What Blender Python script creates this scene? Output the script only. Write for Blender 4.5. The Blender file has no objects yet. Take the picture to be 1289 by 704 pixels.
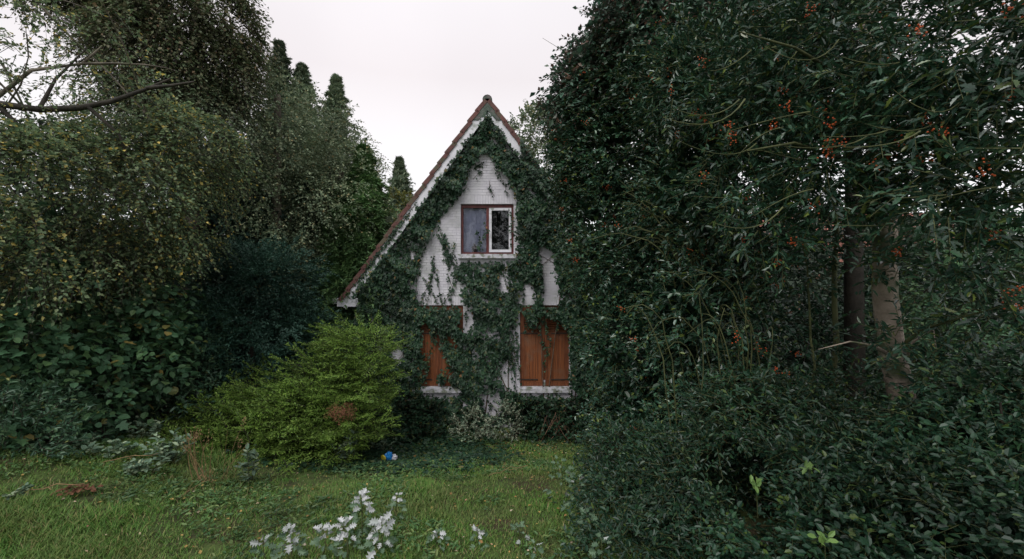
import bpy, math, random
import numpy as np
from mathutils import Matrix, Vector

R = np.random.default_rng(7)
random.seed(7)
scene = bpy.context.scene
COL = scene.collection

# ------------------------------------------------------------------ camera
CZ = 3.96
F = 541.0            # focal length in photo pixels
cam_d = bpy.data.cameras.new('camera')
cam_d.sensor_width = 36.0
cam_d.lens = 36.0 * F / 1289.0
cam_d.clip_start = 0.05
cam_d.clip_end = 2000
cam = bpy.data.objects.new('camera', cam_d)
COL.objects.link(cam)
cam.location = (0, 0, CZ)
cam.rotation_euler = (math.radians(90), 0, 0)
scene.camera = cam

# ------------------------------------------------------------------ sky + sun
SUN_EL, SUN_AZ = math.radians(50), math.radians(205)   # behind the camera, a little to the left
w = bpy.data.worlds.new('World')
scene.world = w
w.use_nodes = True
nt = w.node_tree
nt.nodes.clear()
wo = nt.nodes.new('ShaderNodeOutputWorld')
sky = nt.nodes.new('ShaderNodeTexSky')
sky.sky_type = 'NISHITA'
sky.sun_disc = False
sky.sun_elevation = SUN_EL
sky.sun_rotation = SUN_AZ
b1 = nt.nodes.new('ShaderNodeBackground')
b1.inputs[1].default_value = 0.1
nt.links.new(sky.outputs[0], b1.inputs[0])
tc = nt.nodes.new('ShaderNodeTexCoord')
sep = nt.nodes.new('ShaderNodeSeparateXYZ')
nt.links.new(tc.outputs['Generated'], sep.inputs[0])
rmp = nt.nodes.new('ShaderNodeValToRGB')
rmp.color_ramp.elements[0].position = 0.0
rmp.color_ramp.elements[0].color = (0.97, 0.985, 1.0, 1)
rmp.color_ramp.elements[1].position = 1.0
rmp.color_ramp.elements[1].color = (0.90, 0.92, 0.97, 1)
e = rmp.color_ramp.elements.new(0.22); e.color = (0.86, 0.84, 0.85, 1)
e = rmp.color_ramp.elements.new(0.42); e.color = (0.74, 0.69, 0.70, 1)
nt.links.new(sep.outputs[2], rmp.inputs[0])
nz = nt.nodes.new('ShaderNodeTexNoise')
nz.inputs['Scale'].default_value = 2.2
nz.inputs['Detail'].default_value = 3
nt.links.new(tc.outputs['Generated'], nz.inputs['Vector'])
mr = nt.nodes.new('ShaderNodeMapRange')
mr.inputs['From Min'].default_value = 0.3
mr.inputs['From Max'].default_value = 0.7
mr.inputs['To Min'].default_value = 0.95
mr.inputs['To Max'].default_value = 1.04
nt.links.new(nz.outputs[0], mr.inputs[0])
vm = nt.nodes.new('ShaderNodeVectorMath'); vm.operation = 'SCALE'
nt.links.new(rmp.outputs[0], vm.inputs[0])
nt.links.new(mr.outputs[0], vm.inputs['Scale'])
b2 = nt.nodes.new('ShaderNodeBackground')
b2.inputs[1].default_value = 1.0
nt.links.new(vm.outputs[0], b2.inputs[0])
mx = nt.nodes.new('ShaderNodeMixShader')
mx.inputs[0].default_value = 0.93
nt.links.new(b1.outputs[0], mx.inputs[1])
nt.links.new(b2.outputs[0], mx.inputs[2])
nt.links.new(mx.outputs[0], wo.inputs[0])

sun_d = bpy.data.lights.new('sun', 'SUN')
sun_d.energy = 1.2
sun_d.angle = math.radians(35)
sun_d.color = (1.0, 0.97, 0.93)
sun = bpy.data.objects.new('sun', sun_d)
COL.objects.link(sun)
sd = Vector((math.sin(SUN_AZ) * math.cos(SUN_EL), math.cos(SUN_AZ) * math.cos(SUN_EL), math.sin(SUN_EL)))
sun.rotation_euler = sd.to_track_quat('Z', 'Y').to_euler()

scene.view_settings.view_transform = 'Standard'
scene.view_settings.look = 'None'
scene.view_settings.exposure = 0.4
scene.view_settings.gamma = 1.0
scene.render.engine = 'CYCLES'
scene.cycles.max_bounces = 5
scene.cycles.diffuse_bounces = 2
scene.cycles.glossy_bounces = 2
scene.cycles.transmission_bounces = 3
scene.cycles.transparent_max_bounces = 6

# ------------------------------------------------------------------ helpers
def P(px, py, Y):
    """point of the place that lies Y metres ahead, from a measured position in the photograph"""
    return np.array([(px - 644.5) / F * Y, Y, CZ - (py - 352) / F * Y])

def nrmz(a):
    return a / np.maximum(np.linalg.norm(a, axis=-1, keepdims=True), 1e-9)

_nd = np.random.default_rng(99)
_dirs = [nrmz(_nd.normal(size=(3,))) * f for f in (1, 1.3, 1.9, 2.3, 3.1, 3.9)]
_ph = _nd.uniform(0, 6.28, 6)
def noise(p, f=1.0, s=0.0):
    """smooth 3-D noise in about -1..1"""
    v = 0
    tot = 0
    for i, d in enumerate(_dirs):
        a = 1 / (1 + i * .35)
        v = v + a * np.sin((p @ d) * f + _ph[i] + s * (i + 1) + 1.7 * np.sin((p @ _dirs[(i + 2) % 6]) * f * .6 + s))
        tot += a
    return v / tot * 1.8

class Buf:
    """collects polygons and links them as one mesh"""
    def __init__(s): s.v = []; s.i = []; s.c = []; s.n = 0
    def add(s, verts, faces):
        verts = np.asarray(verts, dtype=np.float32).reshape(-1, 3)
        faces = np.asarray(faces, dtype=np.int64)
        s.v.append(verts); s.i.append((faces + s.n).ravel())
        s.c.append(np.full(len(faces), faces.shape[1])); s.n += len(verts)
    def mesh(s, name, mat, smooth=False):
        me = bpy.data.meshes.new(name)
        if s.n:
            v = np.concatenate(s.v); i = np.concatenate(s.i).astype(np.int32); c = np.concatenate(s.c)
            me.vertices.add(len(v)); me.vertices.foreach_set('co', v.ravel())
            me.loops.add(len(i)); me.loops.foreach_set('vertex_index', i)
            st = np.concatenate([[0], np.cumsum(c)[:-1]]).astype(np.int32)
            me.polygons.add(len(c)); me.polygons.foreach_set('loop_start', st)
            me.polygons.foreach_set('use_smooth', np.full(len(c), smooth))
            me.update(calc_edges=True)
        if mat: me.materials.append(mat)
        return me
    def build(s, name, mat, parent=None, smooth=False, kind=None, label=None):
        o = bpy.data.objects.new(name, s.mesh(name, mat, smooth))
        COL.objects.link(o)
        if parent is not None:
            o.parent = parent
            o.matrix_parent_inverse = Matrix.Translation(-Vector(parent.location)) if parent.parent is None and parent.type == 'EMPTY' else Matrix()
        if kind: o['kind'] = kind
        if label: o['label'] = label
        return o
    # shapes
    def box(s, x0, x1, y0, y1, z0, z1):
        v = [(x, y, z) for x in (x0, x1) for y in (y0, y1) for z in (z0, z1)]
        s.add(v, [(0, 1, 3, 2), (4, 6, 7, 5), (0, 4, 5, 1), (2, 3, 7, 6), (0, 2, 6, 4), (1, 5, 7, 3)])
    def obox(s, c, ax, ay, az):
        """oriented box: centre and three half axes"""
        c, ax, ay, az = map(np.asarray, (c, ax, ay, az))
        v = [c + i * ax + j * ay + k * az for i in (-1, 1) for j in (-1, 1) for k in (-1, 1)]
        s.add(v, [(0, 1, 3, 2), (4, 6, 7, 5), (0, 4, 5, 1), (2, 3, 7, 6), (0, 2, 6, 4), (1, 5, 7, 3)])
    def prism(s, pts, y0, y1):
        """convex polygon in x-z pushed from y0 to y1"""
        n = len(pts)
        v = [(x, y0, z) for x, z in pts] + [(x, y1, z) for x, z in pts]
        s.add(v, [list(range(n))]); 
        s.n -= 2 * n; s.add(v, [[2 * n - 1 - k for k in range(n)]]); s.v.pop()
        s.n -= 2 * n; s.add(v, [(k, k + n, (k + 1) % n + n, (k + 1) % n) for k in range(n)]); s.v.pop()
    def tube(s, pts, rad, k=6, cap=True):
        pts = np.asarray(pts, float); n = len(pts)
        rad = np.broadcast_to(rad, (n,))
        t = np.gradient(pts, axis=0); t = nrmz(t)
        up = np.where(np.abs(t[:, 2:3]) > .9, np.array([[1., 0, 0]]), np.array([[0, 0, 1.]]))
        a = nrmz(np.cross(t, up)); b = np.cross(t, a)
        for j in range(1, n):
            if np.dot(a[j], a[j - 1]) < 0: a[j] *= -1; b[j] *= -1
        an = np.arange(k) / k * 2 * math.pi
        v = pts[:, None] + rad[:, None, None] * (a[:, None] * np.cos(an)[None, :, None] + b[:, None] * np.sin(an)[None, :, None])
        f = []
        for j in range(n - 1):
            for q in range(k):
                f.append((j * k + q, j * k + (q + 1) % k, (j + 1) * k + (q + 1) % k, (j + 1) * k + q))
        s.add(v.reshape(-1, 3), f)

def setp(o, label=None, cat=None, group=None, kind=None):
    if label: o['label'] = label
    if cat: o['category'] = cat
    if group: o['group'] = group
    if kind: o['kind'] = kind
    return o

def thing(name, loc, label, cat, group=None):
    o = bpy.data.objects.new(name, None)
    o.empty_display_size = .2
    COL.objects.link(o)
    o.location = [float(q) for q in loc]
    return setp(o, label, cat, group)

def arc(p0, p1, bulge=(0, 0, 0), n=8, wig=0.0):
    p0, p1, bulge = map(lambda q: np.asarray(q, float), (p0, p1, bulge))
    t = np.linspace(0, 1, n)[:, None]
    p = p0 * (1 - t) + p1 * t + bulge * 4 * t * (1 - t)
    if wig:
        wv = R.normal(size=(n, 3)) * wig; wv[0] = 0
        p = p + wv
    return p

# ------------------------------------------------------------------ materials
def mat_base(name):
    m = bpy.data.materials.new(name); m.use_nodes = True
    n = m.node_tree.nodes; b = n['Principled BSDF']
    return m, m.node_tree, b

def leafmat(name, stops, rough=.45, spec=.35, transl=.18, back=None, nscale=.9, nlo=.6, nhi=1.45):
    m, t, b = mat_base(name)
    L = t.links.new
    g = t.nodes.new('ShaderNodeNewGeometry'); oi = t.nodes.new('ShaderNodeObjectInfo')
    ad = t.nodes.new('ShaderNodeMath'); ad.operation = 'ADD'
    L(g.outputs['Random Per Island'], ad.inputs[0]); L(oi.outputs['Random'], ad.inputs[1])
    fr = t.nodes.new('ShaderNodeMath'); fr.operation = 'FRACT'; L(ad.outputs[0], fr.inputs[0])
    r = t.nodes.new('ShaderNodeValToRGB'); cr = r.color_ramp
    while len(cr.elements) < len(stops): cr.elements.new(.5)
    for e, (p, c) in zip(cr.elements, stops): e.position = p; e.color = (*c, 1)
    L(fr.outputs[0], r.inputs[0])
    tcn = t.nodes.new('ShaderNodeTexCoord')
    nz = t.nodes.new('ShaderNodeTexNoise'); nz.inputs['Scale'].default_value = nscale; nz.inputs['Detail'].default_value = 2
    L(g.outputs['Position'], nz.inputs['Vector'])
    mr = t.nodes.new('ShaderNodeMapRange')
    mr.inputs['From Min'].default_value = .3; mr.inputs['From Max'].default_value = .7
    mr.inputs['To Min'].default_value = nlo; mr.inputs['To Max'].default_value = nhi
    L(nz.outputs[0], mr.inputs[0])
    vm = t.nodes.new('ShaderNodeVectorMath'); vm.operation = 'SCALE'
    L(r.outputs[0], vm.inputs[0]); L(mr.outputs[0], vm.inputs['Scale'])
    col = vm.outputs[0]
    if back:
        mxb = t.nodes.new('ShaderNodeMix'); mxb.data_type = 'RGBA'
        L(g.outputs['Backfacing'], mxb.inputs['Factor']); L(col, mxb.inputs['A']); mxb.inputs['B'].default_value = (*back, 1)
        col = mxb.outputs['Result']
    L(col, b.inputs['Base Color'])
    b.inputs['Roughness'].default_value = rough
    b.inputs['Specular IOR Level'].default_value = spec
    if transl:
        tr = t.nodes.new('ShaderNodeBsdfTranslucent')
        L(col, tr.inputs[0])
        ms = t.nodes.new('ShaderNodeMixShader'); ms.inputs[0].default_value = transl
        L(b.outputs[0], ms.inputs[1]); L(tr.outputs[0], ms.inputs[2])
        L(ms.outputs[0], t.nodes['Material Output'].inputs[0])
    return m

def surf(name, c1, c2, scale=6, rough=.8, spec=.3, detail=6, lo=.35, hi=.65, bump=0, bscale=40, c3=None, s3=1.2, l3=.52, h3=.66, stretch=None, metallic=0):
    m, t, b = mat_base(name)
    L = t.links.new
    g = t.nodes.new('ShaderNodeNewGeometry')
    vec = g.outputs['Position']
    if stretch:
        mp = t.nodes.new('ShaderNodeMapping'); mp.inputs['Scale'].default_value = stretch
        L(vec, mp.inputs['Vector']); vec = mp.outputs[0]
    nz = t.nodes.new('ShaderNodeTexNoise'); nz.inputs['Scale'].default_value = scale; nz.inputs['Detail'].default_value = detail
    L(vec, nz.inputs['Vector'])
    r = t.nodes.new('ShaderNodeValToRGB'); e = r.color_ramp.elements
    e[0].position = lo; e[0].color = (*c1, 1); e[1].position = hi; e[1].color = (*c2, 1)
    L(nz.outputs[0], r.inputs[0]); col = r.outputs[0]
    if c3:
        n3 = t.nodes.new('ShaderNodeTexNoise'); n3.inputs['Scale'].default_value = s3; n3.inputs['Detail'].default_value = 7
        L(g.outputs['Position'], n3.inputs['Vector'])
        r3 = t.nodes.new('ShaderNodeMapRange'); r3.inputs['From Min'].default_value = l3; r3.inputs['From Max'].default_value = h3
        L(n3.outputs[0], r3.inputs[0])
        mm = t.nodes.new('ShaderNodeMix'); mm.data_type = 'RGBA'
        L(r3.outputs[0], mm.inputs['Factor']); L(col, mm.inputs['A']); mm.inputs['B'].default_value = (*c3, 1)
        col = mm.outputs['Result']
    L(col, b.inputs['Base Color'])
    b.inputs['Roughness'].default_value = rough
    b.inputs['Specular IOR Level'].default_value = spec
    b.inputs['Metallic'].default_value = metallic
    if bump:
        nb = t.nodes.new('ShaderNodeTexNoise'); nb.inputs['Scale'].default_value = bscale; nb.inputs['Detail'].default_value = 4
        L(vec, nb.inputs['Vector'])
        bp = t.nodes.new('ShaderNodeBump'); bp.inputs['Strength'].default_value = bump; bp.inputs['Distance'].default_value = .02
        L(nb.outputs[0], bp.inputs['Height']); L(bp.outputs[0], b.inputs['Normal'])
    return m

M = {}
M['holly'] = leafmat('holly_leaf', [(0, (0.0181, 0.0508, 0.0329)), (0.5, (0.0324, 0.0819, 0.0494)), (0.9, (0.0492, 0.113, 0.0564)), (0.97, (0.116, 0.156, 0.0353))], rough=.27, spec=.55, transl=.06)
M['holly2'] = leafmat('holly_leaf_shade', [(0, (0.00941, 0.0324, 0.0174)), (0.5, (0.0171, 0.0497, 0.0269)), (0.93, (0.0256, 0.067, 0.0269)), (0.98, (0.0684, 0.108, 0.0238))], rough=.4, spec=.4, transl=.08)  # darker copy of the holly leaf, shade put into the green
M['ivy'] = leafmat('ivy_leaf', [(0, (0.0123, 0.0359, 0.0199)), (0.5, (0.0199, 0.0539, 0.0279)), (0.93, (0.0342, 0.0738, 0.0325)), (0.99, (0.095, 0.0998, 0.0271)), (1, (0.19, 0.0898, 0.0271))], rough=.45, spec=.3, transl=.08, nscale=2.2, nlo=.65, nhi=1.35)
M['birch'] = leafmat('birch_leaf', [(0, (0.0932, 0.156, 0.082)), (0.5, (0.15, 0.219, 0.107)), (0.82, (0.221, 0.275, 0.133)), (0.95, (0.444, 0.374, 0.11)), (1, (0.665, 0.499, 0.11))], rough=.42, transl=.4)
M['copper'] = leafmat('brown_leaf', [(0, (0.0816, 0.134, 0.0599)), (0.5, (0.123, 0.147, 0.0717)), (0.9, (0.163, 0.154, 0.0897)), (1, (0.213, 0.134, 0.0699))], rough=.5, transl=.25)
M['purple'] = leafmat('purple_green_leaf', [(0, (0.0501, 0.119, 0.0809)), (0.5, (0.0819, 0.146, 0.098)), (0.8, (0.114, 0.113, 0.0931)), (1, (0.204, 0.099, 0.0735))], rough=.4, transl=.12)
M['grey'] = leafmat('grey_green_leaf', [(0, (0.106, 0.164, 0.0954)), (0.6, (0.19, 0.248, 0.145)), (0.95, (0.305, 0.336, 0.198)), (1, (0.406, 0.298, 0.132))], rough=.5, transl=.25)
M['maple'] = leafmat('broad_leaf', [(0, (0.0449, 0.108, 0.0537)), (0.6, (0.0738, 0.163, 0.082)), (0.95, (0.112, 0.21, 0.082)), (1, (0.257, 0.201, 0.0597))], rough=.5, transl=.22)
M['laurel'] = leafmat('shrub_leaf', [(0, (0.0377, 0.0912, 0.0544)), (0.6, (0.0634, 0.132, 0.0751)), (0.97, (0.0905, 0.162, 0.0776)), (1, (0.227, 0.251, 0.0776))], rough=.42, transl=.12)
M['spruce'] = leafmat('dark_needles', [(0, (0.0273, 0.063, 0.0504)), (0.6, (0.0462, 0.0966, 0.0756)), (1, (0.0735, 0.13, 0.0945))], rough=.55, transl=.05)
M['greyneedle'] = leafmat('grey_green_needles', [(0, (0.111, 0.168, 0.118)), (0.6, (0.184, 0.24, 0.161)), (1, (0.294, 0.318, 0.204))], rough=.55, transl=.1)
M['yew'] = leafmat('yew_needles', [(0, (0.0193, 0.0565, 0.0409)), (0.6, (0.0338, 0.0859, 0.0613)), (1, (0.0563, 0.121, 0.0802))], rough=.5, transl=.05)
M['lacy'] = leafmat('lacy_needles', [(0, (0.0624, 0.133, 0.0518)), (0.6, (0.107, 0.205, 0.0778)), (1, (0.179, 0.286, 0.104))], rough=.55, transl=.15)
M['juniper'] = leafmat('juniper_needles', [(0, (0.0948, 0.181, 0.0355)), (0.6, (0.168, 0.284, 0.0532)), (1, (0.278, 0.393, 0.0795))], rough=.5, transl=.25, nscale=2.5)
M['dead'] = leafmat('dead_needles', [(0, (.12, .05, .025)), (1, (.2, .09, .045))], rough=.8, transl=.05)
M['far'] = leafmat('far_leaf', [(0, (0.028, 0.0504, 0.0336)), (1, (0.0588, 0.0868, 0.0532))], rough=.55, transl=.15)
M['yellow'] = leafmat('yellow_green_leaf', [(0, (.07, .09, .02)), (1, (.17, .16, .03))], rough=.5, transl=.25)
M['variegated'] = leafmat('variegated_leaf', [(0, (0.112, 0.175, 0.112)), (0.5, (0.213, 0.288, 0.2)), (0.8, (0.325, 0.375, 0.25)), (1, (0.475, 0.5, 0.375))], rough=.5, transl=.1)
M['poplar'] = leafmat('poplar_leaf', [(0, (.07, .13, .075)), (1, (.14, .22, .13))], rough=.6, transl=.15, back=(.42, .46, .43), nlo=.9, nhi=1.1)
M['silver'] = leafmat('silver_leaf', [(0, (0.317, 0.352, 0.334)), (1, (0.581, 0.59, 0.598))], rough=.65, transl=.08, nlo=.85, nhi=1.1)
M['weed'] = leafmat('weed_leaf', [(0, (0.0438, 0.112, 0.0375)), (0.7, (0.0875, 0.163, 0.05)), (1, (0.163, 0.213, 0.0625))], rough=.5, transl=.2)
M['fresh'] = leafmat('fresh_leaf', [(0, (.09, .17, .045)), (1, (.15, .25, .07))], rough=.45, transl=.2)
M['greyweed'] = leafmat('grey_weed_leaf', [(0, (0.09, 0.154, 0.102)), (0.7, (0.15, 0.224, 0.144)), (1, (0.3, 0.364, 0.228))], rough=.65, transl=.12)
M['litter'] = leafmat('fallen_leaf', [(0, (.28, .17, .05)), (.5, (.38, .28, .09)), (.8, (.3, .14, .06)), (1, (.55, .47, .35))], rough=.7, transl=.1)
M['straw'] = surf('dry_stalk', (.16, .10, .05), (.3, .2, .1), scale=20)
M['bark'] = surf('grey_bark', (.07, .06, .045), (.19, .165, .13), scale=5, bump=.6, bscale=14, c3=(.05, .07, .03), s3=2.5)
M['barkp'] = surf('pale_bark', (.22, .18, .14), (.40, .33, .27), scale=7, bump=1.0, bscale=26, c3=(.08, .10, .055), s3=2.6, l3=.48, h3=.6)
M['shadebark'] = surf('shaded_bark', (.014, .012, .009), (.03, .026, .02), scale=8, bump=.5)  # deep shade on the trunk is put into this bark colour
M['darkbark'] = surf('dark_bark', (.02, .018, .014), (.05, .043, .033), scale=8, bump=.5)
M['greenstem'] = surf('green_stem', (.05, .06, .025), (.10, .11, .045), scale=7)
M['ivystem'] = surf('ivy_stem', (.07, .05, .035), (.16, .12, .085), scale=9)
M['berry'] = surf('berry_red', (.36, .06, .02), (.5, .11, .03), scale=30, rough=.3)
# house
M['brickwhite'] = surf('white_painted_brick', (.60, .585, .64), (.73, .715, .765), scale=3, rough=.75, bump=.25, bscale=45, c3=(.36, .38, .36), s3=2.2, l3=.48, h3=.78)
M['wallwhite'] = surf('white_painted_joint', (.52, .51, .56), (.64, .63, .68), scale=4, rough=.8, c3=(.3, .32, .3), s3=3)
M['board'] = surf('white_board_paint', (.66, .66, .71), (.78, .78, .83), scale=5, rough=.5, c3=(.32, .35, .32), s3=7, l3=.55, h3=.68)
M['sill'] = surf('sill_concrete', (.42, .42, .46), (.62, .62, .66), scale=8, rough=.8, c3=(.2, .22, .17), s3=9, l3=.48, h3=.62)
M['tile'] = surf('clay_tile', (.10, .048, .044), (.17, .078, .068), scale=5, rough=.75, bump=.3, c3=(.10, .09, .06), s3=6)
M['moss'] = surf('mossy_ridge', (.06, .09, .07), (.13, .15, .13), scale=9, rough=.9, bump=.6, c3=(.16, .14, .14), s3=6)
M['wood'] = surf('shutter_wood', (.13, .043, .018), (.27, .09, .03), scale=7, rough=.6, bump=.2, stretch=(7, 7, .18), c3=(.17, .095, .06), s3=4, l3=.5, h3=.8)
M['wood2'] = surf('shutter_rail_wood', (.12, .04, .018), (.22, .075, .03), scale=7, rough=.55, stretch=(6, 6, .6))
M['redframe'] = surf('red_window_frame', (.09, .025, .026), (.15, .042, .04), scale=9, rough=.5)
M['iron'] = surf('iron', (.02, .017, .015), (.06, .04, .03), scale=20, rough=.6)
M['interior'] = surf('interior_darkness', (.03, .03, .035), (.05, .05, .055), scale=2)  # the unlit room's darkness put into the colour, nearly black
M['panesky'] = surf('mirrored_sky', (.50, .50, .64), (.58, .58, .72), scale=2, rough=.9)  # lavender grey of sky reflected in the left pane
M['lantern'] = surf('lantern_metal', (.05, .03, .03), (.12, .08, .08), scale=20, rough=.5)
M['redbrick'] = surf('red_brick', (.25, .12, .09), (.36, .19, .14), scale=8)
M['redroof'] = surf('red_roof', (.2, .075, .055), (.3, .12, .09), scale=6)
M['ground'] = surf('soil_and_moss', (.045, .05, .02), (.07, .11, .026), scale=3, rough=.95, bump=.4, bscale=30, c3=(.06, .045, .025), s3=1.6)

def glass(name):
    m, t, b = mat_base(name)
    t.nodes.remove(b)
    tr = t.nodes.new('ShaderNodeBsdfTransparent'); tr.inputs[0].default_value = (.9, .92, .95, 1)
    gl = t.nodes.new('ShaderNodeBsdfGlossy'); gl.inputs['Roughness'].default_value = .015
    fr = t.nodes.new('ShaderNodeFresnel'); fr.inputs[0].default_value = 1.5
    ms = t.nodes.new('ShaderNodeMixShader')
    t.links.new(fr.outputs[0], ms.inputs[0]); t.links.new(tr.outputs[0], ms.inputs[1]); t.links.new(gl.outputs[0], ms.inputs[2])
    t.links.new(ms.outputs[0], t.nodes['Material Output'].inputs[0])
    return m
M['glass'] = glass('window_glass')

def grassmat():
    m, t, b = mat_base('grass_blade')
    L = t.links.new
    g = t.nodes.new('ShaderNodeNewGeometry')
    r = t.nodes.new('ShaderNodeValToRGB'); cr = r.color_ramp
    st = [(0, (.05, .135, .02)), (.45, (.088, .21, .032)), (.8, (.15, .27, .05)), (.93, (.28, .25, .09)), (1, (.36, .3, .15))]
    while len(cr.elements) < len(st): cr.elements.new(.5)
    for e, (p, c) in zip(cr.elements, st): e.position = p; e.color = (*c, 1)
    L(g.outputs['Random Per Island'], r.inputs[0])
    nz = t.nodes.new('ShaderNodeTexNoise'); nz.inputs['Scale'].default_value = .75; nz.inputs['Detail'].default_value = 6
    nz.inputs['Roughness'].default_value = .65
    L(g.outputs['Position'], nz.inputs['Vector'])
    mr = t.nodes.new('ShaderNodeMapRange'); mr.inputs['From Min'].default_value = .44; mr.inputs['From Max'].default_value = .66
    L(nz.outputs[0], mr.inputs[0])
    mm = t.nodes.new('ShaderNodeMix'); mm.data_type = 'RGBA'
    mq = t.nodes.new('ShaderNodeMath'); mq.operation = 'MULTIPLY'; mq.inputs[1].default_value = .6
    L(mr.outputs[0], mq.inputs[0])
    L(mq.outputs[0], mm.inputs['Factor']); L(r.outputs[0], mm.inputs['A']); mm.inputs['B'].default_value = (.14, .15, .055, 1)
    L(mm.outputs['Result'], b.inputs['Base Color'])
    b.inputs['Roughness'].default_value = .55; b.inputs['Specular IOR Level'].default_value = .3
    tr = t.nodes.new('ShaderNodeBsdfTranslucent'); L(mm.outputs['Result'], tr.inputs[0])
    ms = t.nodes.new('ShaderNodeMixShader'); ms.inputs[0].default_value = .2
    L(b.outputs[0], ms.inputs[1]); L(tr.outputs[0], ms.inputs[2]); L(ms.outputs[0], t.nodes['Material Output'].inputs[0])
    return m
M['grass'] = grassmat()

# ------------------------------------------------------------------ leaf templates: (along, side, up), faces
T = {
 'dia': (np.array([(0, 0, 0), (.42, .5, .10), (1, 0, -.05), (.42, -.5, .10)]), np.array([(0, 1, 2), (0, 2, 3)])),
 'oval': (np.array([(0, 0, 0), (.28, .42, .10), (.70, .38, .06), (1, 0, -.08), (.70, -.38, .06), (.28, -.42, .10)]), np.array([(0, 1, 2, 3), (0, 3, 4, 5)])),
 'ivy': (np.array([(0, 0, 0), (-.02, .52, .06), (.42, .36, .05), (1, 0, -.08), (.42, -.36, .05), (-.02, -.52, .06)]), np.array([(0, 1, 2, 3), (0, 3, 4, 5)])),
 'blade': (np.array([(0, .5, 0), (0, -.5, 0), (.55, .38, .10), (.55, -.38, .10), (1, 0, .38)]), np.array([(0, 1, 3), (0, 3, 2), (2, 3, 4)])),
 'needle': (np.array([(0, -.5, 0), (1, 0, 0), (.1, .6, .0)]), np.array([(0, 1, 2)])),
}
def _lobed(edge, zf=.08):
    up = [(a, s, zf * s * 3 - .12 * a * a) for a, s in edge]
    dn = [(a, -s, zf * s * 3 - .12 * a * a) for a, s in edge]
    v = [(0, 0, 0)] + up + [(1, 0, -.12)] + dn
    n = len(edge); tip = n + 1
    f = []
    # fan around a midrib vertex
    v.append((.4, 0, -.02)); c = len(v) - 1
    ring = [0] + list(range(1, n + 1)) + [tip] + list(range(tip + n, tip, -1))
    for i in range(len(ring)): f.append((c, ring[(i + 1) % len(ring)], ring[i]))
    return np.array(v), np.array(f)
T['holly'] = _lobed([(.14, .20), (.24, .36), (.36, .25), (.50, .42), (.62, .26), (.76, .32), (.86, .12)], .1)
T['poplar'] = _lobed([(.04, .12), (.16, .40), (.30, .14), (.46, .50), (.56, .15), (.74, .36), (.80, .10)], .16)
T['maple'] = _lobed([(-.08, .25), (.12, .55), (.3, .27), (.6, .48), (.66, .2)], .05)

def leaves(buf, tmpl, pos, d, nrm, L, W):
    tv, tf = T[tmpl]
    d = nrmz(d); s = nrmz(np.cross(nrm, d)); n = np.cross(d, s)
    L = np.broadcast_to(L, (len(pos),)); W = np.broadcast_to(W, (len(pos),))
    v = (pos[:, None] + (L[:, None] * tv[:, 0])[:, :, None] * d[:, None] + (W[:, None] * tv[:, 1])[:, :, None] * s[:, None]
         + (L[:, None] * tv[:, 2])[:, :, None] * n[:, None])
    k = len(tv)
    f = tf[None] + (np.arange(len(pos)) * k)[:, None, None]
    buf.add(v.reshape(-1, 3), f.reshape(-1, tf.shape[1]))

def leaf_parts(parent, tmpl, mat, pos, d, nrm, L, W, nparts, name='leaf', size=.07):
    """the leaves that show largest become objects of their own; returns the mask of the rest"""
    q = pos[:, 1]
    ok = (q > .3) & (np.abs(pos[:, 0] / q) < 1.25) & (np.abs((pos[:, 2] - CZ) / q) < .68)
    sc = np.where(ok, L / np.maximum(q, .1), 0)
    # leaves in front of the others at the same place show, those buried do not
    cell = (np.floor(pos[:, 0] / np.maximum(q, .1) * 45).astype(int) * 1000 + np.floor((pos[:, 2] - CZ) / np.maximum(q, .1) * 45).astype(int))
    order = np.argsort(q); seen = set(); front = np.zeros(len(q), bool)
    for i in order:
        c = cell[i]
        if ok[i] and c not in seen: seen.add(c); front[i] = True
    sc = np.where(front, sc, 0)
    idx = np.argsort(-sc)[:nparts]; idx = idx[sc[idx] * F > 7]
    b = Buf(); tv, tf = T[tmpl]; b.add(tv * np.array([1, 1, 1]), tf)
    me = b.mesh(name, mat)
    dd = nrmz(d); s = nrmz(np.cross(nrm, dd)); n = np.cross(dd, s)
    inv = Matrix.Translation(-Vector(parent.location))
    Lb = np.broadcast_to(L, (len(pos),)); Wb = np.broadcast_to(W, (len(pos),))
    for i in idx:
        o = bpy.data.objects.new(name, me); COL.objects.link(o)
        m = Matrix.Identity(4)
        for r in range(3):
            m[r][0] = float(dd[i, r] * Lb[i]); m[r][1] = float(s[i, r] * Wb[i]); m[r][2] = float(n[i, r] * Lb[i]); m[r][3] = float(pos[i, r])
        o.parent = parent; o.matrix_local = inv @ m
    rest = np.ones(len(pos), bool); rest[idx] = False
    return rest

def thin(p, out, bk=.5, of=.35):
    """fewer pieces on the far side and outside the frame"""
    c = np.array([0, 0, CZ]) - p
    f = (nrmz(c) * out).sum(1)
    k = np.where(f < -.35, bk, 1.0)
    q = np.maximum(p[:, 1], .1)
    outf = (np.abs(p[:, 0] / q) > 1.4) | (np.abs((p[:, 2] - CZ) / q) > .85) | (p[:, 1] < .3)
    k = np.where(outf, k * of, k)
    return R.random(len(p)) < k

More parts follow.
